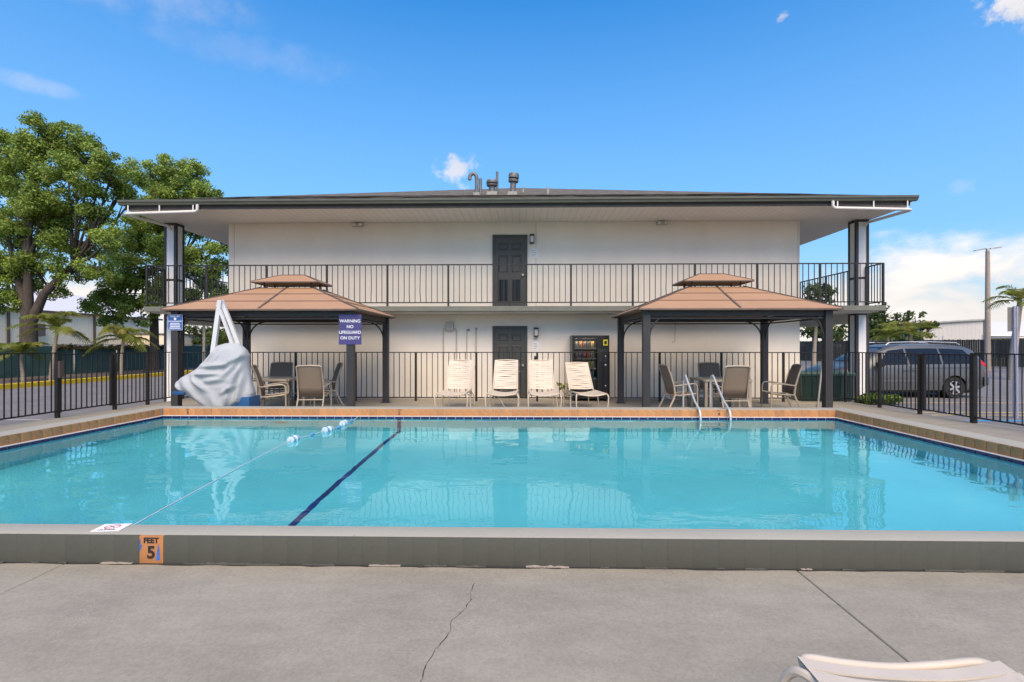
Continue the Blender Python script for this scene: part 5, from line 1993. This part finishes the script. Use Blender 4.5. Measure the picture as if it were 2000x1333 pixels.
lpst = at(1929, 700, 34)
t = thing('lot_light', 'tall brown lot light with two flat heads above the dark fence', 'street light', (lpst.x, 34, ZA))
MB().tube([(0, 0, 0), (0, 0, 7.8)], [.17, .115], 12).build('pole', CONCP, t, smooth=True)
MB().lathe([(.10, 0), (.09, .12), (.04, .16)], (0, 0, 7.8), 12).build('pole_cap', GALV, t)
for s, dz in ((-1, -.12), (1, .10)):
    h = MB()
    h.add([(s * .12, -.1, 7.93), (s * .3, -.14, 7.93 + dz * .2), (s * .85, -.13, 7.93 + dz), (s * .85, .13, 7.93 + dz), (s * .3, .14, 7.93 + dz * .2), (s * .12, .1, 7.93),
           (s * .12, -.08, 7.99), (s * .3, -.11, 8.0 + dz * .2), (s * .85, -.10, 7.97 + dz), (s * .85, .10, 7.97 + dz), (s * .3, .11, 8.0 + dz * .2), (s * .12, .08, 7.99)],
          [(0, 1, 2, 3, 4, 5), (11, 10, 9, 8, 7, 6)] + [(i, (i + 1) % 6, 6 + (i + 1) % 6, 6 + i) for i in range(6)])
    h.build('lamp_head', pm('lamp_grey', (.22, .22, .23), .5, metal=.4), t)
    MB().tube([(0, 0, 7.9), (s * .14, 0, 7.95)], .035, 8).build('arm', GALV, t)

# tilted accessible-parking sign seen from behind
p = at(1957, 815, 11.9)
t = thing('parking_sign', 'tilted grey sign seen from behind on a pale post', 'sign', (11.08, 11.75, ZA))
t.rotation_euler = (R(2), R(-2.6), R(8))
MB().prism([(-.045, -.02), (-.03, -.02), (-.022, .02), (.022, .02), (.03, -.02), (.045, -.02), (.034, .03), (-.034, .03)], 0, 2.52, 'z').build('post', pm('post_lilac', (.50, .51, .60), .5, .08, 4, metal=.2), t)
MB().bbox(-.155, .155, .034, .038, 1.96, 2.50, .001).build('plate', pm('sign_back', (.19, .18, .175), .6, .1), t)
for z in (2.06, 2.40):
    MB().lathe([(.012, 0), (.012, -.012)], (0, -.002, z), 8, 'y').build('bolt', GALV, t)

o = thing('metal_shed', 'grey corrugated metal building with sloping roof behind the dark fence', 'building')
SHY = 66.0
c = [at(1803, 664, SHY), at(1803, 633, SHY), at(1921, 626, SHY), at(1921, 664, SHY)]
x0, x1 = c[0].x, c[2].x
z0a, z1a = c[1].z, c[2].z
MB().prism([(x0, -.16), (x1, -.16), (x1, z1a), (x0, z0a)], SHY, SHY + 14).build('wall', METALG, o)
MB().prism([(x0 - .4, z0a - .02), (x1 + .2, z1a + .03), (x1 + .2, z1a + .2), (x0 - .4, z0a + .15)], SHY - .3, SHY + 14).build('roof', pm('shed_roof', (.36, .36, .36), .5), o)
MB().box(x1 - .05, x1 + .12, SHY - .06, SHY + .1, -.16, z1a).build('corner_trim', pm('shed_trim', (.12, .12, .12), .6), o)
o = thing('white_building', 'long white building with pale roof behind the light pole', 'building')
MB().box(x1 + .6, x1 + 22, SHY + 1, SHY + 14, -.16, 2.9).build('wall', pm('white_render', (.74, .72, .70), .8), o)
MB().add([(x1 + .3, SHY + .2, 2.9), (x1 + 23, SHY + .2, 2.9), (x1 + 23, SHY + 9, 5.0), (x1 + .3, SHY + 9, 5.0), (x1 + .3, SHY + .2, 2.75), (x1 + 23, SHY + .2, 2.75)], [(0, 1, 2, 3), (4, 5, 1, 0)]).build('roof', stripe_mat('white_metal_roof', (.72, .70, .69), 0, 1.4, .2, dark=.9), o)
MB().box(x1 + 1.0, x1 + 22, SHY - 2.6, SHY + .9, 2.45, 2.62).build('canopy', pm('canopy_white', (.7, .68, .66), .7), o)
for k in range(6):
    MB().box(x1 + 1.6 + k * 3.6, x1 + 1.75 + k * 3.6, SHY - 2.5, SHY - 2.35, -.16, 2.45).build('canopy_post', WHITE, o)
    MB().box(x1 + 2.4 + k * 3.6, x1 + 4.4 + k * 3.6, SHY + .95, SHY + .995, 0, 2.1).build('window', GLASSD, o)


# ------------------------------------------------------------------ minivan
def wheel(parent, x, y, z, s, r=.335, w=.22):
    wv = holder('wheel', parent)
    wv.location = (x, y, z)
    MB().lathe([(r * .62, -w / 2), (r * .93, -w / 2), (r, -w * .32), (r, w * .32), (r * .93, w / 2), (r * .62, w / 2)], n=30, axis='y', caps=False).build('tyre', TYRE, wv, smooth=35)
    m = MB()
    m.lathe([(r * .64, 0), (r * .66, -.012), (r * .60, -.02), (r * .57, .03), (r * .57, .07)], (0, -w / 2 + .02, 0), 30, 'y', caps=False)
    yy = -w / 2 + .012
    for k in range(6):
        a = 2 * math.pi * k / 6 + .3
        m.bar((math.cos(a) * r * .1, yy, math.sin(a) * r * .1), (math.cos(a) * r * .6, yy + .004, math.sin(a) * r * .6), .062, .022, up=(0, 1, 0))
    m.lathe([(r * .17, 0), (r * .17, -.012), (r * .08, -.018)], (0, yy, 0), 16, 'y')
    rm = m.build('rim', RIM, wv, smooth=35)
    MB().lathe([(r * .57, 0), (r * .57, .004)], (0, -w / 2 + .07, 0), 24, 'y').build('brake_disc', pm('brake_dark', (.05, .05, .05), .5, metal=.5), wv)
    return wv


def minivan(loc, rz):
    """nose towards local -x, seen side at local -y"""
    t = thing('minivan', 'grey minivan with roof rails parked side-on behind the iron fence', 'minivan', loc, rz)
    HW = .96
    # (x, belt half-width, z sill, z shoulder/belt, z top, top half-width)
    st = [(0.00, .62, .38, .58, .66, .50), (.10, .78, .26, .68, .76, .62), (.35, .90, .22, .80, .90, .70), (.75, .95, .21, .90, 1.00, .74), (1.12, .96, .20, .95, 1.08, .76), (1.30, .96, .20, .97, 1.20, .74),
          (1.70, .965, .20, .99, 1.47, .70), (2.05, .965, .20, 1.00, 1.62, .68), (2.5, .965, .20, 1.01, 1.685, .68), (3.2, .965, .20, 1.02, 1.70, .68), (4.0, .96, .20, 1.03, 1.68, .67), (4.5, .95, .22, 1.04, 1.63, .65), (4.78, .93, .26, 1.04, 1.53, .63),
          (4.95, .90, .30, 1.03, 1.34, .64), (5.06, .84, .36, .98, 1.10, .70), (5.12, .78, .42, .74, .80, .66)]
    rows = []
    for (x, w, zs_, zb, zt, wt) in st:
        half = [(0, zs_), (w * .86, zs_), (w * .97, zs_ + .06), (w, (zs_ + zb) * .5), (w * .985, zb - .06), (w * .955, zb), (w * .955 + (wt - w * .955) * .45, zb + (zt - zb) * .5), (wt + .02, zt - (zt - zb) * .16), (wt - .05, zt - (zt - zb) * .045), (wt * .6, zt), (0, zt + .004)]
        rows.append([(x, -a, b) for a, b in half] + [(x, a, b) for a, b in half[-2:0:-1]])
    m = MB()
    m.grid(rows, closed_u=True)
    n = len(rows[0])
    m.f.append(tuple(range(n))); m.m.append(0)
    m.f.append(tuple((len(rows) - 1) * n + k for k in range(n))[::-1]); m.m.append(0)
    body = m.build('body', VANP, None, smooth=38)
    WX = (.93, 3.95)
    # wheel arches are cut out of the shell
    cut = MB()
    for x in WX:
        for s in (-1, 1):
            cut.lathe([(.39, -.2), (.39, .2)], (x, s * .92, .325), 32, 'y')
    co = cut.build('cutter', VANP)
    bo = body.modifiers.new('arch', 'BOOLEAN')
    bo.operation = 'DIFFERENCE'
    bo.object = co
    bo.solver = 'EXACT'
    dg = bpy.context.evaluated_depsgraph_get()
    me = bpy.data.meshes.new_from_object(body.evaluated_get(dg))
    body.modifiers.clear()
    body.data = me
    bpy.data.objects.remove(co)
    body.parent = t
    # pale upper shell strip (roof catches a lighter paint)
    for x in WX:
        for s in (-1, 1):
            w = wheel(t, x, s * .845, .325, 1)
            if s > 0:
                w.rotation_euler = (0, 0, math.pi)
            MB().lathe([(.385, 0), (.385, .02)], (x, s * .70, .325), 24, 'y').build('wheel_well', BLACK, t)

    def side_pt(x, f, s, out=.006):
        """point on the upper side between belt (f=0) and roof edge (f=1)"""
        for i in range(len(st) - 1):
            if st[i][0] <= x <= st[i + 1][0]:
                k = (x - st[i][0]) / (st[i + 1][0] - st[i][0])
                a = [st[i][j] + (st[i + 1][j] - st[i][j]) * k for j in range(6)]
                break
        _, w, zs_, zb, zt, wt = a
        P = [(w * .955, zb), (w * .955 + (wt - w * .955) * .45, zb + (zt - zb) * .5), (wt + .02, zt - (zt - zb) * .16)]
        if f < .6:
            q = f / .6
            y, z = P[0][0] + (P[1][0] - P[0][0]) * q, P[0][1] + (P[1][1] - P[0][1]) * q
        else:
            q = (f - .6) / .4
            y, z = P[1][0] + (P[2][0] - P[1][0]) * q, P[1][1] + (P[2][1] - P[1][1]) * q
        return (x, s * (y + out), z + out * .5)

    def pane(x0b, x1b, x0t, x1t, s, nm='side_window'):
        rows = []
        for j in range(7):
            f = .07 + .86 * j / 6
            xa, xb = x0b + (x0t - x0b) * j / 6, x1b + (x1t - x1b) * j / 6
            rows.append([side_pt(xa + (xb - xa) * k / 10, f, s) for k in range(11)])
        MB().grid(rows).build(nm, GLASSD, t, smooth=True)
    for s in (-1, 1):
        pane(1.52, 2.52, 1.98, 2.50, s)
        pane(2.58, 3.58, 2.56, 3.56, s)
        pane(3.65, 4.72, 3.62, 4.40, s)
        # seams, mouldings, handles
        for (x, z0, z1) in ((2.55, .30, .99), (3.62, .62, 1.0), (1.42, .30, .96)):
            MB().bar((x, s * .966, z0), (x, s * .968, z0 + .35), .008, .006, up=(0, 1, 0)).bar((x, s * .968, z0 + .35), (x, s * .948, z1), .008, .006, up=(0, 1, 0)).build('door_seam', BLACK, t)
        MB().bar((1.45, s * .970, .545), (3.5, s * .970, .545), .006, .012).build('side_moulding', pm('chrome', (.6, .6, .62), .25, metal=.9), t)
        MB().bar((2.62, s * .955, .935), (4.7, s * .95, .955), .006, .008).build('slide_track', BLACK, t)
        for x in (2.42, 2.72):
            MB().bbox(x - .10, x + .10, s * .965 - .02, s * .965 + .02, .855, .885, .008).build('door_handle', VANP, t)
        MB().bbox(1.44, 1.62, s * 1.06 - .11, s * 1.06 + .07, .98, 1.12, .03).build('door_mirror', BLACK, t, smooth=30)
        MB().tube([(2.05, s * .60, 1.655), (2.15, s * .60, 1.735), (3.2, s * .60, 1.765), (4.3, s * .58, 1.73), (4.42, s * .58, 1.66)], .018, 8).build('roof_rail', pm('rail_silver', (.5, .5, .5), .4, metal=.6), t)
        # tail light, head light
        MB().add([side_pt(4.80, .05, s, .004), (5.02, s * .87, 1.02), (5.045, s * .845, .80), (4.93, s * .915, .76), side_pt(4.82, .45, s, .004), side_pt(4.93, .5, s, .008)], [(0, 1, 2, 3), (0, 4, 5, 1)]).build('tail_light', pm('tail_red', (.45, .02, .015), .25, .1), t)
        MB().add([(.10, s * .80, .62), (.42, s * .925, .70), (.44, s * .915, .80), (.13, s * .78, .72)], [(0, 1, 2, 3)]).build('headlight', pm('lamp_clear', (.7, .72, .74), .1), t)
    MB().bar((2.6, -.58, 1.765), (2.6, .58, 1.765), .05, .02).build('roof_bar', BLACK, t)
    MB().bar((4.0, -.58, 1.765), (4.0, .58, 1.765), .05, .02).build('roof_bar', BLACK, t)
    # windscreen and rear glass
    rows = []
    for j in range(5):
        f = j / 4
        x = 1.20 + (1.98 - 1.20) * f
        z = 1.13 + (1.585 - 1.13) * f
        wv = .68 + (.60 - .68) * f
        rows.append([(x - .012, wv * k / 4, z + .02 - .02 * (k / 4) ** 2) for k in range(-4, 5)])
    MB().grid(rows).build('windscreen', GLASSD, t, smooth=True)
    MB().add([(4.80, -.55, 1.515), (4.80, .55, 1.515), (4.99, .60, 1.28), (5.06, .62, 1.10), (5.06, -.62, 1.10), (4.99, -.60, 1.28)], [(0, 1, 2, 5), (5, 2, 3, 4)]).build('rear_window', GLASSD, t)
    m = MB()
    rows = []
    for (x, w) in ((4.86, .96), (5.0, .93), (5.12, .84), (5.16, .70)):
        rows.append([(x, -w, .40), (x, -w, .66), (x, w, .66), (x, w, .40)])
    m.grid(rows, closed_u=True)
    m.f.append((12, 13, 14, 15)); m.m.append(0)
    m.build('rear_bumper', VANP, t, smooth=30)
    MB().bbox(.2, 4.9, -.7, .7, .15, .24, .02).build('underbody', BLACK, t)
    return t


minivan((9.42, 17.0, ZA), R(1.5))
